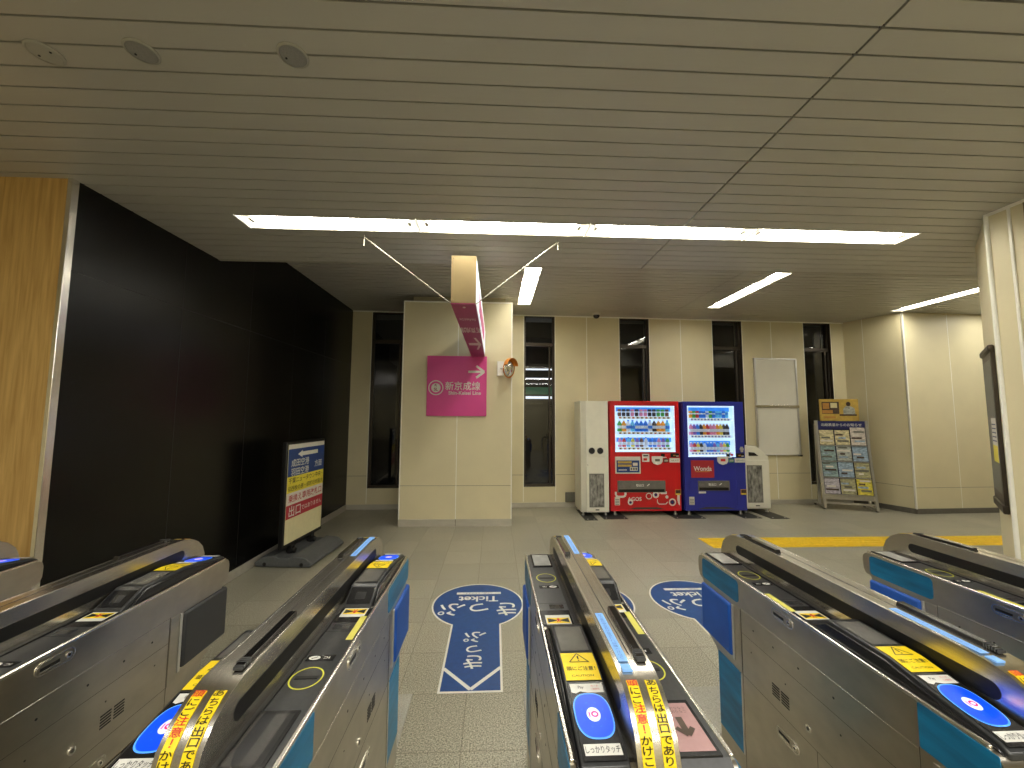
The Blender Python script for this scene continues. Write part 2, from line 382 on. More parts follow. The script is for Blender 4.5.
# right hand corner walls
def vwall(name, p, q, z1, joints=(), mt='beige', th=.1, seam=.43, base=True, thick_sign=1):
    p = Vector((*p, 0)); q = Vector((*q, 0)); d = (q - p); L = d.length; d.normalize(); n = Vector((d.y, -d.x, 0)) * thick_sign
    T = lambda v: p + d * v.x + n * v.y + Vector((0, 0, v.z))
    m = MB(T); m.box(0, L, -th, 0, 0, z1, mt)
    for j in joints: m.box(j * L - .005, j * L + .005, 0, .0015, .08, z1, 'trim_pale')
    if seam: m.box(0, L, 0, .0012, seam, seam + .006, 'joint_line')
    o = struct(m.build(name))
    if base:
        b = MB(T); b.box(0, L, 0, .012, 0, .085, 'skirting_dark'); struct(b.build('baseboard_' + name.split('_', 1)[1]))
    return T, L
vwall('wall_return', (6.81, 7.26), (7.13, 6.43), ZF, (.35,), 'beige', seam=.44)
vwall('wall_right', (7.13, 6.43), (11, 6.60), ZF, (.225, .62), 'beige', seam=.43)
m = MB(); m.box(7.118, 7.142, 6.418, 6.442, .08, ZF, 'trim_pale'); struct(m.build('trim_2'))

# near right pillar
pb = [(3.45, 1.2), (3.45, 2.5), (4.03, 3.01), (4.6, 3.01), (4.6, 1.2)]
m = MB(); m.prism(pb, 'z', 0, ZC, 'beige')
m.cyl((3.45, 2.5, .0), (3.45, 2.5, ZC), .014, 'trim_pale', 10); m.box(3.442, 3.45, 2.37, 2.385, 0, ZC, 'trim_pale'); m.box(3.446, 3.45, 2.30, 2.305, 0, ZC, 'joint_line')
m.box(3.44, 3.45, 1.2, 2.5, ZC - .02, ZC, 'trim_pale')
struct(m.build('wall_pillar'))
dv = thing('display_cabinet', 'dark upright wall cabinet fixed to the beige pillar at right', 'cabinet', (3.45, 2.5, 0), math.atan2(.51, .58))
m = MB(); m.box(.18, .70, .001, .022, 1.0, 2.12, 'bronze'); m.box(.21, .67, .022, .024, 1.08, 2.05, 'mach_grey'); m.build('cabinet_body', dv, .004)
m = MB(); m.box(.17, .70, .001, .035, 2.10, 2.15, 'bronze'); m.build('top_cap', dv, .012)
m = MB(); m.box(.17, .70, .001, .032, .95, 1.01, 'bronze'); m.build('bottom_ledge', dv, .008)
m = MB(); m.box(.20, .44, .024, .027, 1.30, 1.62, 'poster_white').box(.20, .44, .027, .0275, 1.30, 1.42, 'poster_yellow')
for k in range(5): m.box(.22, .42, .027, .0278, 1.45 + k * .03, 1.458 + k * .03, 'navy')
m.build('notice', dv)

# yellow tactile band
o = MB(); x = 2.72
while x < 9.5:
    o.box(x + .002, x + .398, 4.86, 5.24, 0, .004, 'tactile')
    for k in range(4): o.box(x + .03, x + .37, 4.895 + k * .09, 4.925 + k * .09, .004, .008, 'tactile')
    x += .4
tag(o.build('tactile_paving'), 'yellow tactile paving band running across the grey concourse floor', 'tactile paving')

# ------------------------------------------------------------------ recessed lights
def fixture(name, label, group, L=1.287, w=.20, along='x', loc=(0, 0, 0)):
    t = thing(name, label, 'ceiling light', loc, 0 if along == 'x' else PI / 2, group)
    a, b, e = L / 2, w / 2, .03
    m = MB()
    m.add([(-a, -b, 0), (a, -b, 0), (a, b, 0), (-a, b, 0), (-a + .06, -b + .03, .06), (a - .06, -b + .03, .06), (a - .06, b - .03, .06), (-a + .06, b - .03, .06)],
          [(0, 1, 5, 4), (1, 2, 6, 5), (2, 3, 7, 6), (3, 0, 4, 7)], 'housing_glow')
    for s in (-1, 1):
        m.box(-a, a, s * b - .005, s * b + .005, -.004, .004, 'ceil_trim'); m.box(s * a - .006, s * a + .006, -b, b, -.005, .004, 'housing_glow')
    m.build('housing', t)
    m = MB(); m.add([(-a + .06, -b + .03, .058), (a - .06, -b + .03, .058), (a - .06, b - .03, .058), (-a + .06, b - .03, .058)], [(3, 2, 1, 0)], 'reflector_glow'); m.build('reflector', t)
    m = MB(); m.cyl((-a + .07, 0, .028), (a - .07, 0, .028), .014, 'lamp_tube', 12); m.build('lamp_tube', t)
    for s in (-1, 1):
        m = MB(); m.box(s * (a - .075), s * (a - .05), -.028, .028, .008, .055, 'alu'); m.build('lamp_holder', t, .003)
    return t
nl = ['recessed fluorescent ceiling light, leftmost of the long front row', 'recessed fluorescent ceiling light, second from left in front row above hanging sign',
      'recessed fluorescent ceiling light, third from left in the front row', 'recessed fluorescent ceiling light, rightmost of the long front row']
f0 = fixture('ceiling_light', nl[0], 'front row of ceiling lights', loc=(-1.24, 2.878, ZC))
for k in (1, 2, 3): dup(f0, (-1.24 + 1.294 * k, 2.878, ZC), 0, nl[k])
col = [('behind the hanging sign', .468), ('above the blue vending machine', 3.70), ('at far right by the pillar', 6.97)]
f1 = None
for who, X in col:
    for k, nm in ((0, 'farther'), (1, 'nearer')):
        lab = 'recessed ceiling light pointing away %s, %s unit' % (who, nm)
        if f1 is None: f1 = fixture('ceiling_light', lab, 'ceiling lights in the rear bays', L=1.27, w=.22, along='y', loc=(X, 5.72 - 1.27 * k, ZF))
        else: dup(f1, (X, 5.72 - 1.27 * k, ZF), PI / 2, lab)

# ceiling discs and dome camera
for (X, Y), lab, kind in zip([(-1.80, 1.52), (-1.408, 1.495), (-.817, 1.483)], ['round white ceiling cover with two screws, leftmost of three', 'round grey ceiling speaker grille, middle of three discs', 'round grey ceiling disc with small dot, rightmost of three'], (0, 1, 1)):
    t = thing('ceiling_disc', lab, 'ceiling cover', (X, Y, ZC), 0, 'round covers on the slatted ceiling')
    m = MB(); m.lathe((0, 0, 0), (0, 0, -1), [(.058, 0), (.058, .004), (.054, .007), (.050, .007)], 'disc', 32); m.build('rim', t)
    m = MB(); m.lathe((0, 0, 0), (0, 0, -1), [(.051, .004), (.048, .0065), (0, .007)], 'disc' if not kind else 'disc_grey', 32)
    m.cyl((-.03, .008, -.009), (-.03, .008, -.006), .004, 'black', 8)
    if not kind: m.cyl((.03, -.008, -.009), (.03, -.008, -.006), .004, 'black', 8)
    m.build('grille' if kind else 'cover_plate', t)
t = thing('security_camera', 'small dark dome camera on the ceiling above white bin', 'camera', (1.82, 6.86, ZF))
m = MB(); m.lathe((0, 0, 0), (0, 0, -1), [(.07, 0), (.07, .03), (.06, .035)], 'alu_pale', 24); m.build('base', t)
m = MB(); m.lathe((0, 0, -.03), (0, 0, -1), [(.058, 0), (.055, .03), (.04, .052), (.02, .062), (0, .064)], 'dome', 24); m.build('dome', t)

# ------------------------------------------------------------------ hanging sign box + wall sign
t = thing('hanging_sign', 'long narrow hanging sign box with brass end and magenta underside', 'sign', (-.26, 3.08, 2.507))
m = MB(); m.box(-.1, .1, 0, 2.79, .006, .40, 'alu_pale'); m.build('box_frame', t, .003)
m = MB(); m.box(-.1, .1, -.012, 0, .008, .398, 'brass')
for sx_, sz in ((-.08, .03), (.08, .03), (-.08, .375), (.08, .375)): m.cyl((sx_, -.016, sz), (sx_, -.012, sz), .006, 'brass', 8)
m.build('end_plate', t, .003)
for s in (-1, 1):
    m = MB(); m.box(s * .1, s * .104, .03, 2.76, .03, .375, 'lightbox'); m.box(s * .104, s * .105, .5, 2.3, .09, .30, 'magenta')
    m.build('light_panel', t)
m = MB(); m.box(-.1, .1, -.01, 2.79, 0, .006, 'magenta_deep')
F = FR(m, (0, 0, 0), (-1, 0, 0), (0, 1, 0))
F.text('新京成線', 0, .95, .052, .001, 'sign_white', .02, 1., 5.2)
F.text('Shin-Keisei Line', 0, .50, .026, .001, 'sign_white', .01, .9, 5.)
G = FR(m, (0, 0, 0), (1, 0, 0), (0, -1, 0))
F.line((.07, 1.75), (-.06, 1.75), .16, .001, 'sign_white'); F.line((-.07, 1.75), (-.02, 1.35), .028, .001, 'sign_white'); F.line((-.07, 1.75), (-.02, 2.15), .028, .001, 'sign_white')
m.cyl((0, .08, -.006), (0, .08, 0), .012, 'alu', 10)
m.build('underside_panel', t)
for s in (-1, 1):
    m = MB()
    e = (-.79, .0) if s < 0 else (.76, .0)
    m.cyl((s * .1, .02, .01), (e[0], -.03, ZC - 2.507 - .02), .0045, 'rod', 8); m.cyl((e[0], -.03, ZC - 2.507 - .09), (e[0], -.03, ZC - 2.507), .004, 'rod', 8)
    if s > 0:
        for k in range(14):
            q = .18 + k * .05; p = Vector((.1, .02, .01)).lerp(Vector((.76, -.03, .523)), q); m.cyl(p - Vector((.008, 0, .006)), p + Vector((.008, 0, .006)), .008, 'rod', 8)
    m.build('brace_rod', t)
m = MB(); m.cyl((0, 1.6, .4), (0, 1.6, ZF - 2.507), .02, 'alu_pale', 12).cyl((0, 2.6, .4), (0, 2.6, ZF - 2.507), .02, 'alu_pale', 12); m.build('hanger', t)

t = thing('wall_sign', 'square magenta railway transfer sign with white arrow on beige column', 'sign', (-.575, 5.888, 2.06))
m = MB(); m.box(-.447, .447, -.02, .01, -.452, .452, 'magenta'); m.build('sign_board', t, .003)
m = MB(); F = FR(m, (0, -.0205, 0), (1, 0, 0), (0, 0, 1))
F.line((.17, .215), (.40, .215), .034, .001, 'sign_white'); F.line((.41, .215), (.29, .305), .034, .0012, 'sign_white'); F.line((.41, .215), (.29, .125), .034, .0014, 'sign_white')
m.build('arrow', t)
m = MB(); F = FR(m, (0, -.0205, 0), (1, 0, 0), (0, 0, 1))
F.ring(-.31, -.03, .112, .112, .014, .001, 'sign_white'); F.ell(-.31, -.03, .068, .068, .001, 'sign_white')
F.text('SL', -.31, -.052, .062, .002, 'magenta_deep', .03); F.text('新', -.31, .008, .045, .002, 'magenta_deep', .02); m.build('line_emblem', t)
m = MB(); F = FR(m, (0, -.0205, 0), (1, 0, 0), (0, 0, 1))
F.text('新京成線', .09, .0, .135, .001, 'sign_white', .010, .98); m.build('lettering', t); m = MB(); F = FR(m, (0, -.0205, 0), (1, 0, 0), (0, 0, 1)); F.text('Shin-Keisei Line', .12, -.105, .073, .001, 'sign_white', .02, 1.04); m.build('lettering', t)

# convex mirror
t = thing('convex_mirror', 'small round convex mirror with orange rim on beige column', 'mirror', (.10, 5.88, 2.33))
m = MB(); m.box(-.07, .03, -.012, .012, -.11, .11, 'alu'); m.cyl((-.02, 0, 0), (.07, -.10, -.01), .012, 'alu', 10); m.build('bracket', t, .003)
ax = Vector((.80, -.58, -.10)); o = Vector((.10, -.13, -.01))
m = MB(); m.lathe(o, ax, [(.135, 0), (.128, .014), (.10, .034), (.06, .048), (0, .054)], 'mirror', 32); m.build('mirror_dome', t)
m = MB(); m.lathe(o, ax, [(0, -.02), (.10, -.02), (.142, -.005), (.148, .012), (.140, .014), (.133, .002)], 'orange', 32); m.build('rim', t)
m = MB(); n = 14; vs = []
axn = ax.normalized(); side = axn.cross(Vector((0, 0, 1))).normalized(); upv = side.cross(axn)
for i in range(n):
    a = PI * (.1 + .8 * i / (n - 1)); r = side * math.cos(a) * .148 + upv * math.sin(a) * .148
    vs += [o + r, o + r * 1.04 + axn * .07]
m.add(vs, [(2 * i, 2 * i + 2, 2 * i + 3, 2 * i + 1) for i in range(n - 1)], 'orange'); m.build('visor', t)

# ------------------------------------------------------------------ floor signs
def floor_sign(cx, cy, label):
    t = thing('floor_sign', label, 'floor sign', (cx, cy, 0), 0, 'blue keyhole floor signs in the gate lanes')
    r, hw, y1 = .392, .193, -1.085
    def outline(e):
        R = r - e; h = hw - e; a0 = math.asin(h / R); pts = []
        for i in range(49):
            a = -PI / 2 + a0 + (2 * PI - 2 * a0) * i / 48; pts.append((R * math.cos(a), R * math.sin(a)))
        return pts + [(-h, y1 + e), (h, y1 + e)]
    m = MB(); m.prism(outline(0), 'z', 0, .0015, 'sign_white'); b = m.build('border', t)
    m = MB(); F = FR(m, (0, 0, .002), (1, 0, 0), (0, 1, 0)); F.poly(outline(.014), 0, 'floor_blue')
    F.line((-hw + .01, -.86), (0, -1.06), .024, .0006, 'sign_white'); F.line((hw - .01, -.86), (0, -1.06), .024, .0008, 'sign_white')
    m.build('blue_field', t)
    m = MB(); G = FR(m, (0, 0, .003), (-1, 0, 0), (0, -1, 0))
    G.text('きっぷ', 0, .10, .25, 0, 'sign_white', .007, .92); G.text('Ticket', 0, -.085, .135, 0, 'sign_white', .022, 1.0)
    G.slab(-.20, .20, -.215, -.175, 0, .0004, 'sign_white'); G.text('ご利用いただけます', 0, -.195, .028, .001, 'floor_blue', .0)
    for i, (ch, s) in enumerate((('き', 1), ('っ', .9), ('ぷ', 1))): G.text(ch, .0, .80 - i * .145, .165 * s, 0, 'sign_white', .007, 1.05)
    m.build('lettering', t)
floor_sign(-.131, 3.515, 'blue keyhole floor sign with ticket lettering in the open middle lane')
floor_sign(.83, 3.515, 'blue keyhole floor sign half hidden behind the central ticket gate')
floor_sign(1.80, 3.54, 'blue keyhole floor sign partly hidden behind the large right ticket gate')

# ------------------------------------------------------------------ ticket gates
HL, HW = .645, .182
def ztop(y):
    a = abs(y)
    return .9315 if a < .375 else .9315 - (a - .375) * .155
def body_profile():
    half = [(.478, 0), (.478, .45), (.50, .475), (.595, .51), (.60, .75), (.605, .758), (.634, .766), (.645, .79), (.647, .84), (.642, .860), (.630, .872), (.612, .876)]
    return half + [(-a, b) for a, b in reversed(half)]
def rot(v): return Vector((-v.x, -v.y, v.z))
def side_frame(mb, s):     # s=-1: left face read from the lane at left; a runs along +y for s=-1 mirrored
    return lambda y0, y1, z0, z1, off, mt: mb.box(s * HW, s * (HW + off), y0, y1, z0, z1, mt)
def rr(y0, y1, z0, z1, r, n=4):
    P = []
    for cy, cz, a0 in ((y1 - r, z1 - r, 0), (y0 + r, z1 - r, 90), (y0 + r, z0 + r, 180), (y1 - r, z0 + r, 270)):
        for i in range(n + 1): a = math.radians(a0 + 90 * i / n); P.append((cy + r * math.cos(a), cz + r * math.sin(a)))
    return P

def make_gate(label, loc, coloured=True, strips=(1, 1), near_screen='screen_dark', far_screen='screen_pale', bars=(False, True)):
    t = thing('ticket_gate', label, 'ticket gate', loc, 0, 'row of station ticket gates')
    # floor plate + body
    m = MB(); m.box(-.17, .17, -.86, .91, 0, .008, 'plate_stone'); m.build('base_plate', t, .002)
    m = MB(); m.prism(body_profile(), 'x', -HW, HW, 'steel')
    for s in (-1, 1):
        def g(y0, y1, z0, z1, mt='seam', off=.0006): m.box(s * HW, s * (HW + off), y0, y1, z0, z1, mt)
        g(-.46, .285, .752, .7535, 'steel_bright'); g(-.46, .285, .650, .6515); g(-.46, .285, .47, .4715); g(.283, .285, .05, .755); g(-.466, -.464, .05, .76)
        g(-.12, -.118, .05, .47)
        for y in (-.2, -.05, .08, .2): m.cyl((s * HW, y, .70), (s * (HW + .001), y, .70), .004, 'black', 8)
        for y in (-.22, .02, .22): m.cyl((s * HW, y, .60), (s * (HW + .001), y, .60), .003, 'black', 8)
    body = m.build('body', t, .004)
    for s in (-1, 1):
        # bright edge trims
        m = MB(); m.box(s * .170, s * .1825, -.62, .62, .871, .884, 'steel_bright'); m.build('edge_trim', t, .004)
        # recessed handles with key lock
        for (yc, zc) in ((.02 if s < 0 else -.16, .842), (.02 if s < 0 else -.02, .40)):
            m = MB(); m.prism(rr(yc - .058, yc + .058, zc - .02, zc + .02, .0199), 'x', s * HW, s * (HW + .002), 'steel_bright')
            m.prism(rr(yc - .054, yc + .054, zc - .016, zc + .016, .0159), 'x', s * HW, s * (HW + .0026), 'steel')
            m.box(s * HW, s * (HW + .0034), yc - (.01 if s < 0 else .045), yc + (.045 if s < 0 else .01), zc - .010, zc + .004, 'black').box(s * HW, s * (HW + .004), yc - (.01 if s < 0 else .045), yc + (.045 if s < 0 else .01), zc - .010, zc - .006, 'steel_bright')
            kk = -.036 if s < 0 else .036; m.cyl((s * HW, yc + kk, zc), (s * (HW + .005), yc + kk, zc), .009, 'steel_bright', 14); m.cyl((s * HW, yc + kk, zc), (s * (HW + .0055), yc + kk, zc), .004, 'black', 10)
            m.build('handle_recess', body)
        m = MB()
        for k in range(2):
            for j in range(5): m.box(s * HW, s * (HW + .001), .055 - k * .05, .095 - k * .05, .515 + j * .010, .520 + j * .010, 'black')
        m.build('vent_grille', body); m = MB()
        m.cyl((s * HW, -.085, .52), (s * (HW + .003), -.085, .52), .012, 'steel_bright', 14).cyl((s * HW, -.085, .52), (s * (HW + .004), -.085, .52), .006, 'seam', 10)
        m.build('key_lock', body)
        # flaps, hinge strips
        for e in (-1, 1):
            m = MB(); y0, y1 = sorted((e * (.352 if e > 0 else .56), e * (.605 if s < 0 else .628)))
            m.box(s * (HW - .03), s * (HW + .014), y0, y1, .508, .742, 'blue_flap' if coloured else 'grey_flap'); m.build('flap', t, .012, 3)
            q = .335 if e > 0 else .545; m = MB(); m.box(s * HW, s * (HW + .006), e * q, e * (q + .013), .50, .745, 'alu').box(s * HW, s * (HW + .002), e * (q - .048), e * (q - .002), .47, .748, 'steel'); m.build('hinge_strip', t, .001)
    if coloured:
        for s, y0, y1 in ((-1, .297, .605), (-1, -.638, -.468), (1, .25, .63), (1, -.638, -.445)):
            m = MB(); m.prism(rr(y0, y1, .768 if y0 > 0 else .762, .866 if y0 > 0 else .873, .018 if y0 > 0 else .004), 'x', s * HW, s * (HW + .002), 'teal'); m.build('teal_panel', t)
        for s in (-1, 1):
            for e in (1,):
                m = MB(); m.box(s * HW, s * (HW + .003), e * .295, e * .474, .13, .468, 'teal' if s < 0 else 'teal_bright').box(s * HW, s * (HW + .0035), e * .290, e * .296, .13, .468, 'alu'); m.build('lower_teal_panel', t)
    # rail
    prof = [(-.662, .85), (-.657, .895), (-.640, .938), (-.608, .971), (-.566, .994), (-.52, 1.005), (-.46, 1.009)]
    prof = prof + [(-a, b) for a, b in reversed(prof)]
    m = MB(); m.prism(prof, 'x', -.046, .046, 'steel_rail')
    m.box(-.0014, .0014, -.47, .47, 1.0088, 1.0095, 'seam')
    for q in (-.040, .040): m.box(q - .002, q + .002, -.46, .46, 1.009, 1.0096, 'steel_bright')
    rail = m.build('rail', t, .005)
    for s in (-1, 1):
        m = MB(); m.prism(rr(-.545, .52, .916, .960, .0215, 6), 'x', s * .040, s * .0468, 'black'); m.build('rail_slot', rail)
    for R_ in (None, rot):
        # low panel at left-far / right-near
        m = MB(R_); m.box(-.171, -.046, -.074, .622, .870, .8795, 'panel_dark').box(-.060, -.046, -.62, .62, .868, .884, 'black').box(-.176, -.06, .086, .0885, .8795, .8798, 'black').box(-.170, -.060, -.07, .03, .8795, .8802, 'panel_black')
        m.add([(-.171, .622, .8795), (-.046, .622, .8795), (-.046, .645, .862), (-.171, .645, .862)], [(0, 1, 2, 3)], 'panel_dark')
        m.box(-.13, -.075, .045, .075, .8795, .8804, 'screen_dark')
        tp = m.build('top_panel', t)
        m = MB(R_); m.box(-.155, -.057, .455, .622, .8795, .884, 'panel_black'); F = FR(m, (-.106, .5385, .8845), (1, 0, 0), (0, 1, 0))
        sc = far_screen if R_ is None else near_screen
        F.rect(-.041, .041, -.072, .072, 0, sc)
        if sc == 'screen_pink':
            F.text('↓', 0, .0, .07, .001, 'brown_dark', .04) if False else None
            F.line((0, -.025), (0, .025), .016, .001, 'brown_dark'); F.line((0, .03), (-.02, .008), .012, .0012, 'brown_dark'); F.line((0, .03), (.02, .008), .012, .0014, 'brown_dark')
            for k in range(2): F.text('こちらは出口', 0, -.042 - k * .011, .010, .001, 'brown_dark', .0)
        m.build('display', tp)
        m = MB(R_); F = FR(m, (-.108, .328, .8800), (1, 0, 0), (0, 1, 0)); F.ell(0, 0, .041, .044, 0, 'panel_dark'); F.ring(0, 0, .045, .048, .004, .0006, 'yellow_ring', 40)
        F.mb.box(-.140, -.076, .321, .333, .8795, .8815, 'black'); m.build('ticket_slot', tp)
        m = MB(R_); F = FR(m, (-.108, .236, .8800), (1, 0, 0), (0, 1, 0)); F.rect(-.042, .042, -.015, .015, .0, 'panel_black'); F.ell(.018, 0, .017, .010, .0006, 'white'); F.line((.01, -.004), (.026, .005), .003, .001, 'panel_black'); F.text('IC', -.018, 0, .013, .0006, 'alu_pale', .02, 1.6)
        m.build('card_mark', tp)
        m = MB(R_); F = FR(m, (-.112, -.040, .8808), (1, 0, 0), (0, 1, 0)); F.rect(-.045, .045, -.030, .034, 0, 'white'); F.rect(-.041, .041, -.024, .014, .0004, 'yellow')
        F.poly([(-.038, .010), (-.006, -.002), (-.006, -.008), (-.038, -.020)], .0008, 'black'); F.poly([(.038, .010), (.038, -.020), (.006, -.008), (.006, -.002)], .0008, 'black')
        F.ell(0, .003, .005, .006, .0010, 'red', 12); F.line((0, -.004), (-.006, -.018), .004, .0010, 'red'); F.line((0, -.004), (.006, -.018), .004, .0012, 'red'); F.line((-.012, -.003), (.012, -.003), .003, .0014, 'red')
        m.build('caution_sticker', tp)
        if bars[0 if R_ is None else 1]:
            m = MB(R_); m.box(-.168, -.146, -.01, .14, .8795, .8808, 'yellow_pale'); m.build('yellow_bar', tp)
        # raised block at left-near / right-far
        prof = [(-.074, .874), (-.078, .884), (-.160, .926), (-.172, .9305), (-.375, .9305), (-.620, .8915), (-.640, .880), (-.640, .865), (-.074, .865)]
        m = MB(R_); m.prism(prof, 'x', -.160, -.054, 'panel_dark')
        m.prism([(-.085, .870), (-.168, .920), (-.375, .920), (-.620, .883), (-.636, .870)], 'x', -.1695, -.160, 'panel_black')
        rb = m.build('raised_block', t, .004)
        m = MB(R_); a = math.atan2(.042, .082)
        F = FR(m, (-.107, -.119, .9062), (1, 0, 0), (0, math.cos(a), -math.sin(a))); F.rect(-.045, .045, -.038, .036, .0004, 'panel_black'); F.rect(-.020, .020, -.016, .018, .001, 'screen_dark'); m.build('sensor_window', rb)
        W = lambda v: v
        def LF(y): return FR(m, (-.107, y, .9), (1, 0, 0), (0, 1, 0), ztop)
        m = MB(R_); F = LF(0); F.rect(-.046, .046, -.322, -.180, .0002, 'black', 1); F.rect(-.041, .041, -.316, -.187, .0006, 'screen', 1); m.build('card_tray', rb)
        m = MB(R_); F = LF(0); F.rect(-.047, .047, -.375, -.329, .0010, 'yellow'); F.rect(-.047, .047, -.432, -.375, .0010, 'yellow', 3)
        F.path([(0, -.333), (-.027, -.371), (.027, -.371)], .0028, .0016, 'black', True); F.line((0, -.344), (0, -.358), .004, .0018, 'black'); F.ell(0, -.364, .0022, .0025, .0018, 'black', 10)
        F.text('頭にご注意！', 0, -.394, .0150, .0016, 'black', .01); F.text('CAUTION', 0, -.418, .009, .0016, 'black', .0, 1.5); m.build('warning_label', rb)
        m = MB(R_); F = LF(0); F.rect(-.046, .046, -.635, -.437, .0004, 'panel_black', 1); F.poly([(-.042, -.443), (.043, -.443), (.043, -.470), (.0, -.470), (-.018, -.466), (-.030, -.472), (-.040, -.468)], .0010, 'white')
        F.text('Pay', -.014, -.455, .011, .0015, 'black', .01); F.text('カード', .022, -.451, .007, .0015, 'red', .0); F.text('ご利用可', .022, -.460, .006, .0015, 'red', .0); m.build('service_sticker', rb)
        m = MB(R_); F = LF(0); F.ell(0, -.531, .0455, .0590, .0012, 'ic_cyan', 48, 2.7); F.ell(0, -.531, .0425, .0555, .0018, 'ic_blue', 48, 2.7)
        F.ell(0, -.531, .0165, .0185, .0024, 'ic_white', 32); F.ring(.003, -.531, .009, .008, .004, .0030, 'ic_pink', 20); F.line((-.010, -.538), (-.010, -.525), .003, .0030, 'ic_pink')
        for q in range(8):
            a = PI / 8 + q * PI / 4; F.poly([(.030 * math.cos(a + d) * k, -.531 + .036 * math.sin(a + d) * k) for d, k in ((0, 1.), (.14, .88), (-.14, .88))], .0024, 'ic_dark')
        m.build('ic_reader', rb)
        m = MB(R_); F = LF(0); F.rect(-.041, .041, -.625, -.600, .0012, 'white'); F.text('しっかりタッチ', 0, -.6125, .0135, .0018, 'panel_dark', .008, .85, 1.3); m.build('touch_label', rb)
        m = MB(R_); F = LF(0); F.ell(.0, -.02 - .0, .001, .001, 0, 'black', 4) if False else None
        # rail top bars and strips
        m = MB(R_); m.prism([(-.50 + .0, 1.009), (-.495, 1.019), (-.245, 1.023), (-.24, 1.009)], 'x', .012, .034, 'black_gloss')
        for k in range(6): m.box(.011, .035, -.500 - .003 + k * .006, -.500 + k * .006, 1.009, 1.017 + k * .001, 'panel_dark')
        m.build('led_bar', rail, .002)
        if strips[0 if R_ is None else 1]:
         m = MB(R_); m.box(-.034, -.010, -.500, -.262, 1.0093, 1.0102, 'strip_blue')
         m.box(-.034, -.010, -.532, -.508, 1.004, 1.0085, 'strip_blue')
         F = FR(m, (-.022, -.381, 1.0106), (0, -1, 0), (1, 0, 0)); F.text('お子様の手のはさまれにご注意ください', 0, 0, .0125, 0, 'strip_text', .0, 1.0)
         m.build('rail_strip', rail)
        def zr(y):
            a = abs(y); pr = [(.46, 1.009), (.52, 1.005), (.566, .994), (.608, .971), (.640, .938), (.657, .895), (.662, .85)]
            for (a0, z0), (a1, z1) in zip(pr, pr[1:]):
                if a <= a1: return z0 + (z1 - z0) * (a - a0) / (a1 - a0)
            return .85
        for xx, txt in ((-.022, '頭にご注意！かけこみは'), (.022, 'あちらは出口であります')):
            m = MB(R_); ys = [-.552, -.566, -.587, -.608, -.624, -.640, -.649, -.657, -.661]
            for y0, y1 in zip(ys, ys[1:]):
                m.add([(xx - .013, y0 - .001, zr(y0) + .0012), (xx - .013, y1 - .001, zr(y1) + .0012), (xx + .013, y1 - .001, zr(y1) + .0012), (xx + .013, y0 - .001, zr(y0) + .0012)], [(0, 1, 2, 3)], 'yellow')
            # characters follow the curve by arc length
            pr = [(-.552, zr(-.552)), (-.566, .994), (-.608, .971), (-.640, .938), (-.657, .895), (-.661, .861)]
            L = [math.dist(a, b) for a, b in zip(pr, pr[1:])]; tot = sum(L); nchar = len(txt); k0 = 0
            for i, ch in enumerate(txt):
                d = tot * (i + .5) / nchar
                for (p, q), l in zip(zip(pr, pr[1:]), L):
                    if d <= l: break
                    d -= l
                y = p[0] + (q[0] - p[0]) * d / l; z = p[1] + (q[1] - p[1]) * d / l
                F = FR(m, (xx, y, z), (1, 0, 0), (0, p[0] - q[0], p[1] - q[1]))
                F.text(ch, 0, 0, tot / nchar * 1.02, .0032, 'red' if ch in '頭注意！' else 'black', .01, 1.5, 1.)
            m.build('caution_strip', rail)
    return t
GL = [(-2.475, 'grey ticket gate cut off at the left edge before wood wall', False),
      (-1.555, 'grey steel ticket gate with dark flap nearest the black wall', False),
      (-.632, 'steel ticket gate with blue flap on left of open lane', True),
      (.349, 'central ticket gate seen from above with glowing blue reader', True),
      (1.303, 'large steel ticket gate with teal panels right of the central gate', True),
      (2.24, 'rightmost ticket gate with teal panel in front of pillar', True)]
for X, lab, colr in GL:
    make_gate(lab, (X, 1.514, 0), colr, near_screen='screen_pink' if X == .349 else 'screen_dark', bars=(X > 1, X > -1), strips={-.632: (0, 1), .349: (1, 1), 1.303: (1, 0)}.get(X, (0, 0)))

# ------------------------------------------------------------------ stand sign
t = thing('stand_sign', 'black framed floor-standing direction sign on grey weighted base', 'stand sign', (-2.20, 4.74, 0), math.radians(-4.5))
m = MB(); m.box(-.05, .0, -.40, .40, .19, 1.32, 'black'); m.build('frame', t, .008)
m = MB(); m.box(.0, .004, -.37, .37, .23, 1.29, 'poster_cream').box(.004, .005, -.37, .37, 1.22, 1.29, 'poster_white').box(.004, .006, -.37, .37, .94, 1.24, 'navy_sign').box(.004, .006, -.37, .37, .765, .94, 'poster_yellow').box(.004, .006, -.37, .37, .635, .765, 'poster_white').box(.004, .006, -.37, .37, .49, .635, 'poster_red')
F = FR(m, (.0065, 0, 0), (0, 1, 0), (0, 0, 1))
F.line((-.12, 1.175), (.22, 1.175), .045, .001, 'sign_white'); F.poly([(-.20, 1.175), (-.11, 1.215), (-.11, 1.135)], .001, 'sign_white')
F.text('成田空港', -.14, 1.085, .088, .001, 'sign_white', .008); F.text('羽田空港', -.14, .988, .088, .001, 'sign_white', .008); F.text('方面', .24, 1.03, .085, .001, 'sign_white', .006)
F.text('千葉ニュータウン中央・', 0, .895, .066, .001, 'black', .005); F.text('印西牧の原・印旛日本医大', 0, .81, .060, .001, 'black', .005)
F.text('乗換え専用改札口', 0, .70, .086, .001, 'poster_red', .012); F.slab(-.345, -.075, .505, .62, 0, .001, 'sign_white') if False else None
F.text('出口', -.21, .563, .125, .001, 'sign_white', .010); F.text('ではありません', .13, .563, .062, .001, 'sign_white', .006)
m.build('poster', t)
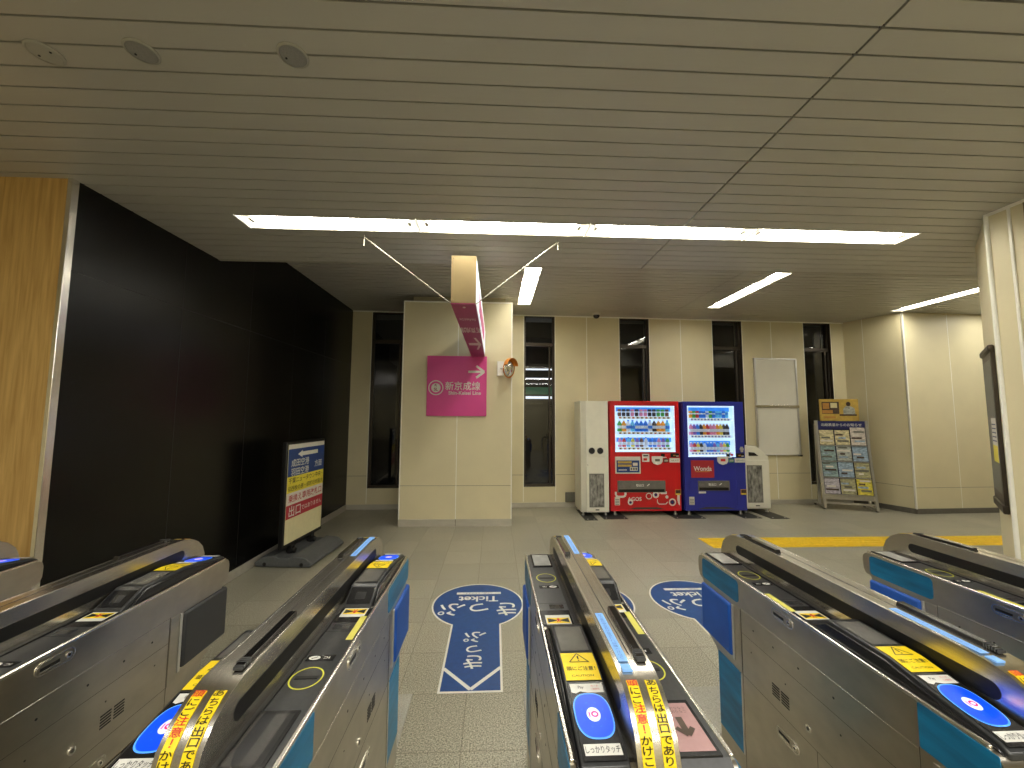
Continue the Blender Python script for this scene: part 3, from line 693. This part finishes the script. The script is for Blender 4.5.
for y in (-.2, .2):
    m = MB(); m.box(-.045, .005, y - .03, y + .03, .10, .20, 'black').cyl((-.06, y, .13), (.03, y, .13), .03, 'black', 14); m.build('clamp', t, .006)
prof = [(-.46, 0), (.46, 0), (.50, .02), (.50, .04), (.38, .10), (.15, .115), (.09, .09), (-.09, .09), (-.15, .115), (-.38, .10), (-.50, .04), (-.50, .02)]
m = MB(); m.prism([(a * .62, b + .008) for a, b in prof], 'y', -.37, .37, 'stand_grey'); m.build('base', t, .03, 4)
for a in (-.2, .2):
    for y in (-.33, .33): m = MB(); m.cyl((a - .02, y, .015), (a + .02, y, .015), .018, 'black', 12); m.cyl((a, y * 1.13, .035), (a, y * 1.10, .035), .02, 'black', 10); m.build('caster', t)

# ------------------------------------------------------------------ vending machines
VY = 6.43
def vending(name, label, x0, x1, mt, ww, sh, is_red):
    t = thing(name, label, 'vending machine', ((x0 + x1) / 2, VY, 0)); w = (x1 - x0) / 2; cx = (x0 + x1) / 2; gx0, gx1, gz0, gz1 = ww[0] - cx, ww[1] - cx, ww[2], ww[3]; D = .5
    m = MB(); m.box(-w, w, .15, D, .07, 1.868, mt).box(-w, gx0 - .01, .035, .15, .07, 1.868, mt).box(gx1 + .01, w, .035, .15, .07, 1.868, mt).box(gx0 - .01, gx1 + .01, .035, .15, gz1, 1.868, mt).box(gx0 - .01, gx1 + .01, .035, .15, .07, gz0 - .002, mt)
    m.build('cabinet', t, .006)
    m = MB()     # door front built around the display opening
    m.box(-w + .008, gx0, 0, .034, .075, 1.873, mt).box(gx1, w - .008, 0, .034, .075, 1.873, mt).box(gx0, gx1, 0, .034, gz1, 1.873, mt).box(gx0, gx1, 0, .034, .075, gz0, mt)
    m.prism([(-.32, .10), (.32, .10), (.18, .135), (-.18, .135)], 'y', -.001, .01, 'seam')
    m.box(-w + .008, w - .008, -.006, 0, .075, .10, mt)
    door = m.build('door', t, .003)
    m = MB(); e = .018
    m.box(gx0, gx1, .12, .125, gz0, gz1, 'case_glow')
    m.build('lit_back_panel', t)
    m = MB()
    for a0, a1, b0, b1 in ((gx0, gx0 + e, gz0, gz1), (gx1 - e, gx1, gz0, gz1), (gx0, gx1, gz1 - e, gz1), (gx0, gx1, gz0, gz0 + e)): m.box(a0, a1, -.004, .12, b0, b1, 'case_glow')
    m.build('display_frame', t)
    m = MB(); m.add([(gx0, .002, gz0), (gx1, .002, gz0), (gx1, .002, gz1), (gx0, .002, gz1)], [(0, 1, 2, 3)], 'glass_case'); m.build('display_glass', t)
    n = 12; H = (gz1 - gz0) / 3
    for r in range(3):
        z = gz1 - H * (r + 1) + .03
        m = MB(); m.box(gx0 + .02, gx1 - .02, .02, .12, z, z + .05, 'case_glow')
        for k in range(n):
            xx = gx0 + .06 + (gx1 - gx0 - .12) * (k + .5) / n; q = (gx1 - gx0 - .12) / n
            m.box(xx - q * .40, xx + q * .40, .014, .02, z + .006, z + .044, 'tag_cream').box(xx - q * .26, xx + q * .1, .011, .014, z + .014, z + .034, 'red' if (k + r) % 3 == 0 and is_red else ('brown_dark' if is_red else 'drink_blue'))
        m.build('shelf', t)
    for r in range(3):
        z = gz1 - H * r - .055
        m = MB(); m.box(gx0 + .02, gx1 - .02, .105, .119, z - .04, z + .03, 'case_blue' if (r != 1) else 'case_glow'); m.build('header_strip', t)
    # dispenser
    a0, a1, b0, b1 = sh; a0 -= cx; a1 -= cx
    m = MB(); m.box(a0, a1, -.006, .006, b0, b1, 'mach_grey').box(a0 + .02, a1 - .02, -.007, 0, b0 + .005, b0 + .05, 'black').box(a0 + .01, a1 - .01, -.012, -.006, b0 + .06, b1 - .012, 'screen')
    F = FR(m, ((a0 + a1) / 2, -.0125, (b0 + b1) / 2 + .02), (1, 0, 0), (0, 0, 1)); F.text('取出口', -.03, 0, .045, .001, 'white', .01); F.line((.09, -.01), (.13, .02), .012, .001, 'white')
    m.build('dispenser_flap', door, .002)
    # coin and card area
    R = w - .14
    m = MB(); m.prism([(R - .26 + q[0], .90 + q[1]) for q in ((-.09, .06), (.09, .06), (.09, -.02), (.06, -.06), (0, -.08), (-.06, -.06), (-.09, -.02))], 'y', -.02, 0, 'white'); m.box(R - .30, R - .22, -.022, -.02, .88, .92, 'red' if not is_red else 'mach_grey'); m.build('coin_return', door, .003)
    m = MB(); m.box(R - .05, R + .12, -.012, 0, .86, .93, 'white'); F = FR(m, (R + .035, -.0125, .895), (1, 0, 0), (0, 0, 1)); F.text('お札入口', 0, 0, .032, .001, 'mach_grey'); m.build('bill_slot', door, .002)
    m = MB(); m.box(R - .03, R + .11, -.014, 0, .945, 1.01, 'black').box(R + .01, R + .05, -.016, -.014, .965, .985, 'orange_mach').box(R + .06, R + .10, -.016, -.014, .955, .975, 'alu'); m.build('coin_slot', door, .003)
    m = MB(); m.box(R - .15, R - .07, -.01, 0, .86, .92, 'panel_dark' if is_red else 'out_green').box(R - .14, R - .08, -.011, -.01, .875, .905, 'alu'); m.build('card_reader', door)
    m = MB(); m.box(R - .19, R - .13, -.006, 0, .955, 1.0, 'panel_black').box(R - .12, R - .07, -.006, 0, .97, 1.0, 'red').box(R - .19, R - .1, -.006, 0, .935, .95, 'white'); m.build('price_window', door)
    m = MB(); m.box(R + .03, R + .13, -.006, 0, .33, .42, 'orange_mach').box(R + .04, R + .12, -.007, -.006, .36, .41, 'brown_dark').box(R + .04, R + .12, -.007, -.006, .335, .352, 'poster_yellow'); m.build('age_sticker', door)
    m = MB(); m.box(-w + .07, -w + .155, -.006, 0, .17, .30, 'alu_pale')
    for k in range(4): m.box(-w + .08, -w + .145, -.0065, -.006, .18 + k * .025, .19 + k * .025, 'mach_grey')
    m.build('recycling_plate', door)
    for k in (-1, 1):
        for y in (.06, .44): m = MB(); m.cyl((k * (w - .09), y, .006), (k * (w - .09), y, .08), .018, 'alu', 12).cyl((k * (w - .09), y, .006), (k * (w - .09), y, .022), .035, 'alu', 14); m.build('foot', t)
    if is_red:
        p0, p1, q0, q1 = 1.985 - cx, 2.405 - cx, .68, .955
        m = MB(); m.box(p0, p1, -.02, 0, q0, q1, 'alu_pale'); m.box(p0 + .02, p1 - .02, -.021, -.02, q0 + .02, q1 - .06, 'navy_sign')
        F = FR(m, ((p0 + p1) / 2, -.0215, (q0 + q1) / 2), (1, 0, 0), (0, 0, 1))
        for k in range(2):
            F.rect(-.17, .06, .03 - k * .055, .065 - k * .055, .0006, 'gold_ad')
        F.rect(-.16, -.02, -.085, -.07, .0006, 'white'); F.rect(.03, .16, -.09, -.03, .0006, 'white'); F.rect(.08, .16, -.01, .04, .0006, 'poster_white')
        for k in range(3): F.rect(.04 + k * .04, .07 + k * .04, -.08, -.04, .001, 'mach_grey')
        m.build('notice_board', t, .003)
        m = MB(); m.box(2.44 - cx, 2.56 - cx, -.006, 0, .87, 1.0, 'white').box(2.46 - cx, 2.54 - cx, -.007, -.006, .96, .98, 'black').box(2.46 - cx, 2.52 - cx, -.007, -.006, .89, .93, 'red'); m.build('notice_sticker', door)
        m = MB(); F = FR(m, (-cx, -.002, 0), (1, 0, 0), (0, 0, 1)); F.text('AGOS', 2.30, .268, .085, .001, 'white', .02, 1.0)
        F.path([(1.99, .385), (1.99, .33), (2.02, .305), (2.12, .305), (2.15, .33), (2.15, .385)], .034, .001, 'white')
        for (x, z, r_, w_) in ((2.54, .315, .052, .012), (2.655, .335, .055, .028), (2.93, .215, .06, .02), (2.23, .215, .045, .022), (2.84, .30, .026, .026)):
            F.ring(x, z, r_, r_, w_, .0016 + w_ * .01, 'white')
        F.ell(2.93, .215, .04, .04, .001, 'navy', 4); F.ell(2.655, .335, .024, .024, .001, 'navy'); F.ell(2.23, .21, .02, .02, .001, 'navy')
        F.path([(2.70, .36), (2.78, .37)], .016, .001, 'white'); F.rect(2.74, .0 + 2.84, .345, .39, .0012, 'white'); F.path([(2.68, .26), (2.68, .21), (2.71, .185), (2.82, .185), (2.85, .22)], .014, .001, 'white')
        F.poly([(3.02, .36), (3.055, .38), (3.055, .16), (3.03, .18), (3.01, .26)], .001, 'white')
        m.build('brand_graphics', door)
    else:
        m = MB(); m.box(3.26 - cx, 3.65 - cx, -.005, 0, .61, .895, 'sticker_red'); F = FR(m, (3.455 - cx, -.0055, .76), (1, 0, 0), (0, 0, 1)); F.text('Wonda', 0, 0, .105, .001, 'white', .02, .95); F.line((-.12, -.05), (.12, -.05), .008, .001, 'gold_ad'); m.build('brand_panel', door)
        m = MB(); m.box(3.38 - cx, 3.50 - cx, -.004, 0, .355, .385, 'white'); m.build('small_label', door)
        m = MB(); m.lathe((4.135 - cx, 0, 1.08), (0, -1, 0), [(.0, .02), (.03, .018), (.034, 0)], 'alu', 16); m.box(4.115 - cx, 4.155 - cx, -.018, 0, 1.03, 1.12, 'alu'); m.build('lock_handle', t, .004)
    return cx, gx0, gx1, gz0, gz1, H
info_r = vending('vending_machine', 'red drink vending machine beside the slim white bin', 1.90, 3.09, 'mach_red', (1.995, 3.005, 1.03, 1.795), (2.02, 2.82, .375, .565), True)
info_b = vending('vending_machine', 'dark blue drink vending machine right of the red one', 3.145, 4.20, 'mach_blue', (3.225, 4.03, .95, 1.80), (3.37, 3.905, .40, .56), False)

def drink_mesh(shape, mt, cap):
    m = MB()
    if shape == 'bottle': m.lathe((0, 0, 0), (0, 0, 1), [(0, 0), (.023, 0), (.026, .006), (.026, .085), (.022, .105), (.011, .125), (.011, .132)], mt, 12); m.lathe((0, 0, 0), (0, 0, 1), [(.013, .130), (.013, .145), (0, .146)], cap, 10); m.lathe((0, 0, 0), (0, 0, 1), [(.0268, .03), (.0268, .075)], 'drink_white', 12)
    elif shape == 'can': m.lathe((0, 0, 0), (0, 0, 1), [(0, 0), (.021, 0), (.025, .006), (.025, .10), (.021, .108), (0, .108)], mt, 12); m.lathe((0, 0, 0), (0, 0, 1), [(.0256, .055), (.0256, .075)], cap, 12)
    else: m.lathe((0, 0, 0), (0, 0, 1), [(0, 0), (.030, 0), (.033, .008), (.030, .05), (.033, .09), (.028, .12), (.013, .15), (.013, .158)], mt, 12); m.lathe((0, 0, 0), (0, 0, 1), [(.015, .156), (.015, .172), (0, .173)], cap, 10); m.lathe((0, 0, 0), (0, 0, 1), [(.034, .045), (.034, .09)], cap, 12)
    return m
cache = {}
colname = dict(drink_blue='blue', drink_cyan='light blue', drink_green='green', drink_dark='black', drink_brown='brown', drink_pink='pink', drink_orange='orange', drink_white='white', drink_red='red', drink_purple='purple', drink_yellow='yellow')
rowsR = [['brown', 'dark', 'dark', 'pink', 'dark', 'pink', 'pink', 'dark', 'dark', 'green', 'green', 'brown'],
         ['green', 'orange', 'white', 'cyan', 'blue', 'blue', 'blue', 'white', 'dark', 'orange', 'orange', 'cyan'],
         ['pink', 'red', 'cyan', 'yellow', 'purple', 'brown', 'white', 'blue', 'blue', 'pink', 'purple', 'green']]
rowsB = [['orange', 'green', 'red', 'blue', 'blue', 'white', 'green', 'blue', 'cyan', 'cyan', 'blue', 'cyan'],
         ['pink', 'purple', 'blue', 'dark', 'orange', 'red', 'pink', 'pink', 'orange', 'yellow', 'dark', 'dark'],
         ['pink', 'red', 'yellow', 'dark', 'white', 'blue', 'blue', 'purple', 'cyan', 'pink', 'yellow', 'green']]
shp = ['can', 'big', 'bottle']
for who, (cx, gx0, gx1, gz0, gz1, H), rows in (('red', info_r, rowsR), ('blue', info_b, rowsB)):
    for r in range(3):
        z = gz1 - H * (r + 1) + .08
        for k, cn in enumerate(rows[r]):
            c = 'drink_' + cn; s = shp[r]; key = (s, c)
            if key not in cache:
                o = drink_mesh(s, c, 'drink_white' if cn not in ('white', 'cyan') else 'drink_blue').build('drink_can' if s == 'can' else 'drink_bottle'); cache[key] = o
            else: o = cache[key].copy(); C.objects.link(o)
            o.scale = (1.22, 1.1, 1.1); o.location = (cx + gx0 + .06 + (gx1 - gx0 - .12) * (k + .5) / 12, VY + .068, z)
            rn = ('top', 'middle', 'bottom')[r]; same = rows[r].count(cn)
            tag(o, '%s drink %s on the %s shelf inside the %s vending machine' % (colname[c], 'can' if s == 'can' else 'bottle', rn, who) + ('' if same > 1 else ', only one there'),
                'can' if s == 'can' else 'bottle', '%s drinks on the %s shelf of the %s machine' % (colname[c], rn, who))

# slim white bin
t = thing('waste_bin', 'tall slim white recycling bin left of the red vending machine', 'bin', (1.65, 6.42, 0))
m = MB(); m.box(-.235, .225, .01, .5, .06, 1.87, 'mach_white_shaded').box(-.145, .225, -.004, .01, .06, 1.87, 'mach_white'); m.build('cabinet', t, .008)
m = MB(); m.box(-.145 + .03, .19, -.010, -.004, .96, 1.18, 'mach_white'); m.build('opening_plate', t, .004)
for xx in (-.055, .085): m = MB(); m.lathe((xx, -.011, 1.05), (0, -1, 0), [(.062, 0), (.062, .006), (.052, .006), (.052, .0)], 'alu_pale', 24); m.cyl((xx, -.0125, 1.05), (xx, -.0105, 1.05), .052, 'black', 24); m.build('round_opening', t)
m = MB(); m.box(-.10, .145, -.007, -.003, .14, .68, 'mach_grey').box(-.085, .13, -.009, -.007, .155, .665, 'bag'); m.build('bag_window', t, .002)
m = MB(); m.box(.0, .06, -.008, -.003, .09, .11, 'mach_grey').cyl((-.12, -.008, .82), (-.12, -.003, .82), .006, 'black', 8); m.build('lock', t)
for a in (-.19, .18):
    for y in (.06, .44): m = MB(); m.cyl((a, y, .006), (a, y, .07), .015, 'alu', 10).cyl((a, y, .006), (a, y, .02), .028, 'alu', 12); m.build('foot', t)
# sloping white bin
t = thing('waste_bin', 'low white bin with sloping top right of the blue vending machine', 'bin', (4.46, 6.56, 0))
m = MB(); m.prism([(-.22, .07), (.23, .07), (.225, .94), (.02, 1.12), (-.22, 1.12)], 'y', 0, .48, 'mach_white'); m.box(-.20, .225, -.012, 0, .085, .885, 'mach_white'); m.build('cabinet', t, .01)
m = MB(); m.box(-.17, .095, -.016, -.011, .175, .80, 'mach_grey').box(-.155, .08, -.019, -.016, .19, .785, 'bag'); m.build('bag_window', t, .003)
m = MB(); m.prism([(-.12, .955), (.05, .955), (-.02, 1.01), (-.12, 1.02)], 'y', -.004, .004, 'black'); m.build('opening', t)
m = MB(); m.box(-.04, .03, -.016, -.01, .115, .135, 'mach_grey'); m.build('lock', t)
for a in (-.18, .19):
    for y in (.05, .42): m = MB(); m.cyl((a, y, .006), (a, y, .08), .015, 'alu', 10).cyl((a, y, .006), (a, y, .02), .028, 'alu', 12); m.build('foot', t)
# floor plates
for i, (x0, x1, y0, y1, lab) in enumerate([(1.42, 1.62, 6.16, 6.9, 'black floor plate sticking out under left of slim white bin'), (1.73, 2.12, 6.22, 6.9, 'black floor plate between slim white bin and red vending machine'),
        (2.88, 3.38, 6.22, 6.9, 'wide black floor plate between the red and blue vending machines'), (4.0, 4.30, 6.22, 6.9, 'black floor plate under the right foot of blue vending machine'), (4.42, 4.72, 6.18, 6.95, 'black floor plate sticking out under the sloping white bin')]):
    m = MB(); m.box(x0, x1, y0, y1, 0, .006, 'foot_black')
    for k in range(2): m.cyl((x0 + .05 + k * (x1 - x0 - .1), y0 + .04, .006), (x0 + .05 + k * (x1 - x0 - .1), y0 + .04, .012), .01, 'alu', 8)
    tag(m.build('floor_plate', None, .002), lab, 'floor plate')
# wall box near the bin
m = MB(WT); m.box(sx(1.27), sx(1.46), -.03, 0, .09, .26, 'skirting_dark'); m.box(sx(1.285), sx(1.445), -.034, -.03, .105, .245, 'mach_grey'); tag(m.build('junction_box', None, .003), 'small grey box low on the far wall behind the slim bin', 'wall box')

# whiteboards (two panels framed together)
t = thing('notice_board', 'tall white two-panel notice board in aluminium frame on far wall', 'notice board', WT(Vector((sx(5.345), 0, 0))), TH)
for nm, z0, z1 in (('upper_panel', 1.835, 2.725), ('lower_panel', .915, 1.80)):
    m = MB(); m.box(-.42, .42, -.03, -.003, z0, z1, 'board_white'); p = m.build(nm, t)
    m = MB()
    for a in (-.43, .40): m.box(a, a + .03, -.045, -.002, z0 - .01, z1 + .01, 'alu')
    m.box(-.43, .43, -.045, -.002, z1 - .01, z1 + .015, 'alu').box(-.43, .43, -.045, -.002, z0 - .015, z0 + .01, 'alu'); m.build('frame', p, .004)
m = MB(); m.box(-.43, .43, -.055, -.002, 1.795, 1.845, 'steel_bright'); m.build('middle_rail', t, .006)
for a in (-.42, .42): m = MB(); m.box(a - .025, a + .025, -.055, 0, .885, .91, 'black'); m.build('corner_clip', t, .004)

# brochure rack
RA = math.radians(-20)
t = thing('brochure_rack', 'silver brochure rack with navy header near the far right corner', 'rack', (6.28, 6.87, 0), RA)
W2 = .375
def rackpt(x, z):    # front surface leans back, bottom farther forward
    return (x * (.97 + .0), -.02 - .22 * (1.50 - z) / 1.5, z)
def rk(z): return -.02 - .20 * (1 - (z / 1.55)) ** 1.3 if z < 1.55 else -.02
def plank(m, x0, x1, z0, z1, d0, d1, mt, n=4):
    for i in range(n):
        a = z0 + (z1 - z0) * i / n; b = z0 + (z1 - z0) * (i + 1) / n
        m.add([(x0, rk(a) + d0, a), (x1, rk(a) + d0, a), (x1, rk(b) + d0, b), (x0, rk(b) + d0, b), (x0, rk(a) + d1, a), (x1, rk(a) + d1, a), (x1, rk(b) + d1, b), (x0, rk(b) + d1, b)],
              [(0, 1, 2, 3), (4, 7, 6, 5), (0, 4, 5, 1), (1, 5, 6, 2), (2, 6, 7, 3), (3, 7, 4, 0)], mt)
for s in (-1, 1):
    m = MB(); plank(m, s * W2 - .02, s * W2 + .02, .02, 1.56, -.015, .03, 'alu', 10); m.box(s * W2 - .02, s * W2 + .02, -.20, .20, .03, .06, 'alu').box(s * W2 - .018, s * W2 + .018, .0, .03, .05, 1.5, 'alu'); m.build('side_frame', t)
    for y in (-.19, .19): m = MB(); m.cyl((s * W2 - .012, y, .022), (s * W2 + .012, y, .022), .022, 'black', 12); m.build('caster', t)
m = MB(); plank(m, -W2 + .02, W2 - .02, .26, 1.42, .012, .02, 'navy', 8)
for x in (-W2 / 3, W2 / 3): plank(m, x - .008, x + .008, .27, 1.41, -.004, .012, 'black', 8)
m.build('back_board', t)
m = MB(); m.box(-W2, W2, -.035, -.005, 1.41, 1.55, 'navy'); F = FR(m, (0, -.036, 1.485), (1, 0, 0), (0, 0, 1)); F.text('北総鉄道からのお知らせ', 0, 0, .056, .001, 'sign_white', .008); m.build('header', t, .003)
m = MB(); plank(m, -W2 + .02, W2 - .02, .18, .26, -.008, .02, 'alu', 2); plank(m, -W2 + .02, W2 - .02, .10, .13, .0, .02, 'alu', 1); m.build('lower_panel', t)
for zz in (.27, .56, .84, 1.12): m = MB(); plank(m, -W2 + .02, W2 - .02, zz - .012, zz + .006, -.018, -.014, 'screen', 1); plank(m, -W2 + .02, W2 - .02, zz - .012, zz - .004, -.022, .012, 'alu', 1); m.build('pocket_rail', t)
M2 = Matrix.Translation((6.28, 6.87, 0)) @ Matrix.Rotation(RA, 4, 'Z')
cols = [['leaf_cream', 'leaf_cream', 'leaf_pale'], ['leaf_teal', 'leaf_grey', 'leaf_blue'], ['leaf_teal', 'leaf_blue', 'leaf_olive'], ['leaf_lilac', 'leaf_olive', 'leaf_yellow']]
cn = dict(leaf_cream='cream', leaf_pale='pale pink', leaf_teal='grey-green', leaf_grey='grey', leaf_blue='pale blue', leaf_olive='olive', leaf_lilac='lilac', leaf_yellow='yellow')
rown = ['top', 'second', 'third', 'bottom']; coln = ['left', 'middle', 'right']
for r in range(4):
    for c in range(3):
        z0 = 1.12 - .283 * r; x = (c - 1) * .236; m = MB(M2); h = .268 + (.05 if (r, c) == (0, 2) else 0)
        plank(m, x - .109, x + .109, z0, z0 + h, -.012, -.006, cols[r][c], 3)
        for k in range(2 + (r + c) % 3): zz = z0 + .06 + .055 * k; plank(m, x - .10 + .02 * ((k + c) % 3), x + .09 - .04 * ((k + r) % 3), zz, zz + .03, -.0135, -.012, ['poster_white', 'mach_grey', 'leaf_blue', 'brown_dark'][(k + r + c) % 4], 1)
        o = m.build('brochure'); tag(o, '%s brochure in the %s row, %s column of the rack' % (cn[cols[r][c]], rown[r], coln[c]), 'brochure', 'brochures in the rack')
# framed advert on top of the rack
t = thing('framed_poster', 'gold framed advertisement standing on top of the brochure rack', 'poster', (6.28, 6.88, 1.552), RA)
m = MB(); m.box(-.295, .295, -.02, .01, 0, .40, 'gold_ad'); m.build('frame', t, .006)
m = MB(); m.box(-.285, .285, -.024, -.02, .03, .37, 'gold_ad').box(-.265, .0, -.025, -.024, .13, .35, 'brown_dark').box(-.25, -.15, -.026, -.025, .22, .33, 'orange_mach').box(-.13, -.03, -.026, -.025, .24, .33, 'poster_cream').box(-.26, -.1, -.026, -.025, .14, .20, 'orange_mach')
F = FR(m, (.14, -.0245, .2), (1, 0, 0), (0, 0, 1)); F.ell(0, .11, .035, .04, .001, 'brown_dark'); F.poly([(-.08, -.08), (.10, -.08), (.09, .03), (.03, .07), (-.04, .07), (-.08, .02)], .001, 'leaf_grey'); F.rect(-.14, .12, -.105, -.075, .0012, 'brown_dark')
F.rect(-.38, -.20, -.15, -.115, .001, 'orange_mach'); m.build('picture', t)

# ------------------------------------------------------------------ unseen lights added to light the gates, standing for more station lamps
def area(x, y, z, sxx, syy, p, colr=(1, .965, .88)):
    l = bpy.data.lights.new('unseen_fill_lamp', 'AREA'); l.shape = 'RECTANGLE'; l.size = sxx; l.size_y = syy; l.energy = p; l.color = colr
    o = bpy.data.objects.new('unseen_fill_lamp', l); C.objects.link(o); o.location = (x, y, z); return o
area(.7, -.55, ZC - .02, 5.2, .22, 90)
area(.7, -2.9, ZC - .02, 5.2, .22, 80)
area(8.6, 4.9, ZF - .02, .22, 2.6, 30)
w = bpy.data.worlds.new('w'); bpy.context.scene.world = w; w.use_nodes = True
w.node_tree.nodes['Background'].inputs[0].default_value = (.9, .88, .8, 1); w.node_tree.nodes['Background'].inputs[1].default_value = .02

# ------------------------------------------------------------------ camera
f = 390.; cam = bpy.data.cameras.new('camera'); co = bpy.data.objects.new('camera', cam); C.objects.link(co)
cam.sensor_fit = 'HORIZONTAL'; cam.sensor_width = 36; cam.lens = 36 * f / 1024; cam.clip_start = .02
pt = math.atan(31.6 / f); yw = math.atan(17 * math.cos(pt) / f); ro = math.radians(.3)
wv = Vector((math.sin(yw) * math.cos(pt), math.cos(yw) * math.cos(pt), math.sin(pt))); rv = Vector((math.cos(yw), -math.sin(yw), 0)); uv = rv.cross(wv)
r2 = rv * math.cos(ro) + uv * math.sin(ro); u2 = -rv * math.sin(ro) + uv * math.cos(ro)
Mx = Matrix.Identity(4)
for i in range(3): Mx[i][0] = r2[i]; Mx[i][1] = u2[i]; Mx[i][2] = -wv[i]; Mx[i][3] = (0, 0, 1.62)[i]
co.matrix_world = Mx
bpy.context.scene.camera = co
sc = bpy.context.scene
sc.view_settings.view_transform = 'Standard'; sc.view_settings.look = 'None'; sc.view_settings.exposure = .5
sc.cycles.use_denoising = True; sc.cycles.max_bounces = 8; sc.cycles.diffuse_bounces = 4
sc.cycles.sample_clamp_indirect = 6
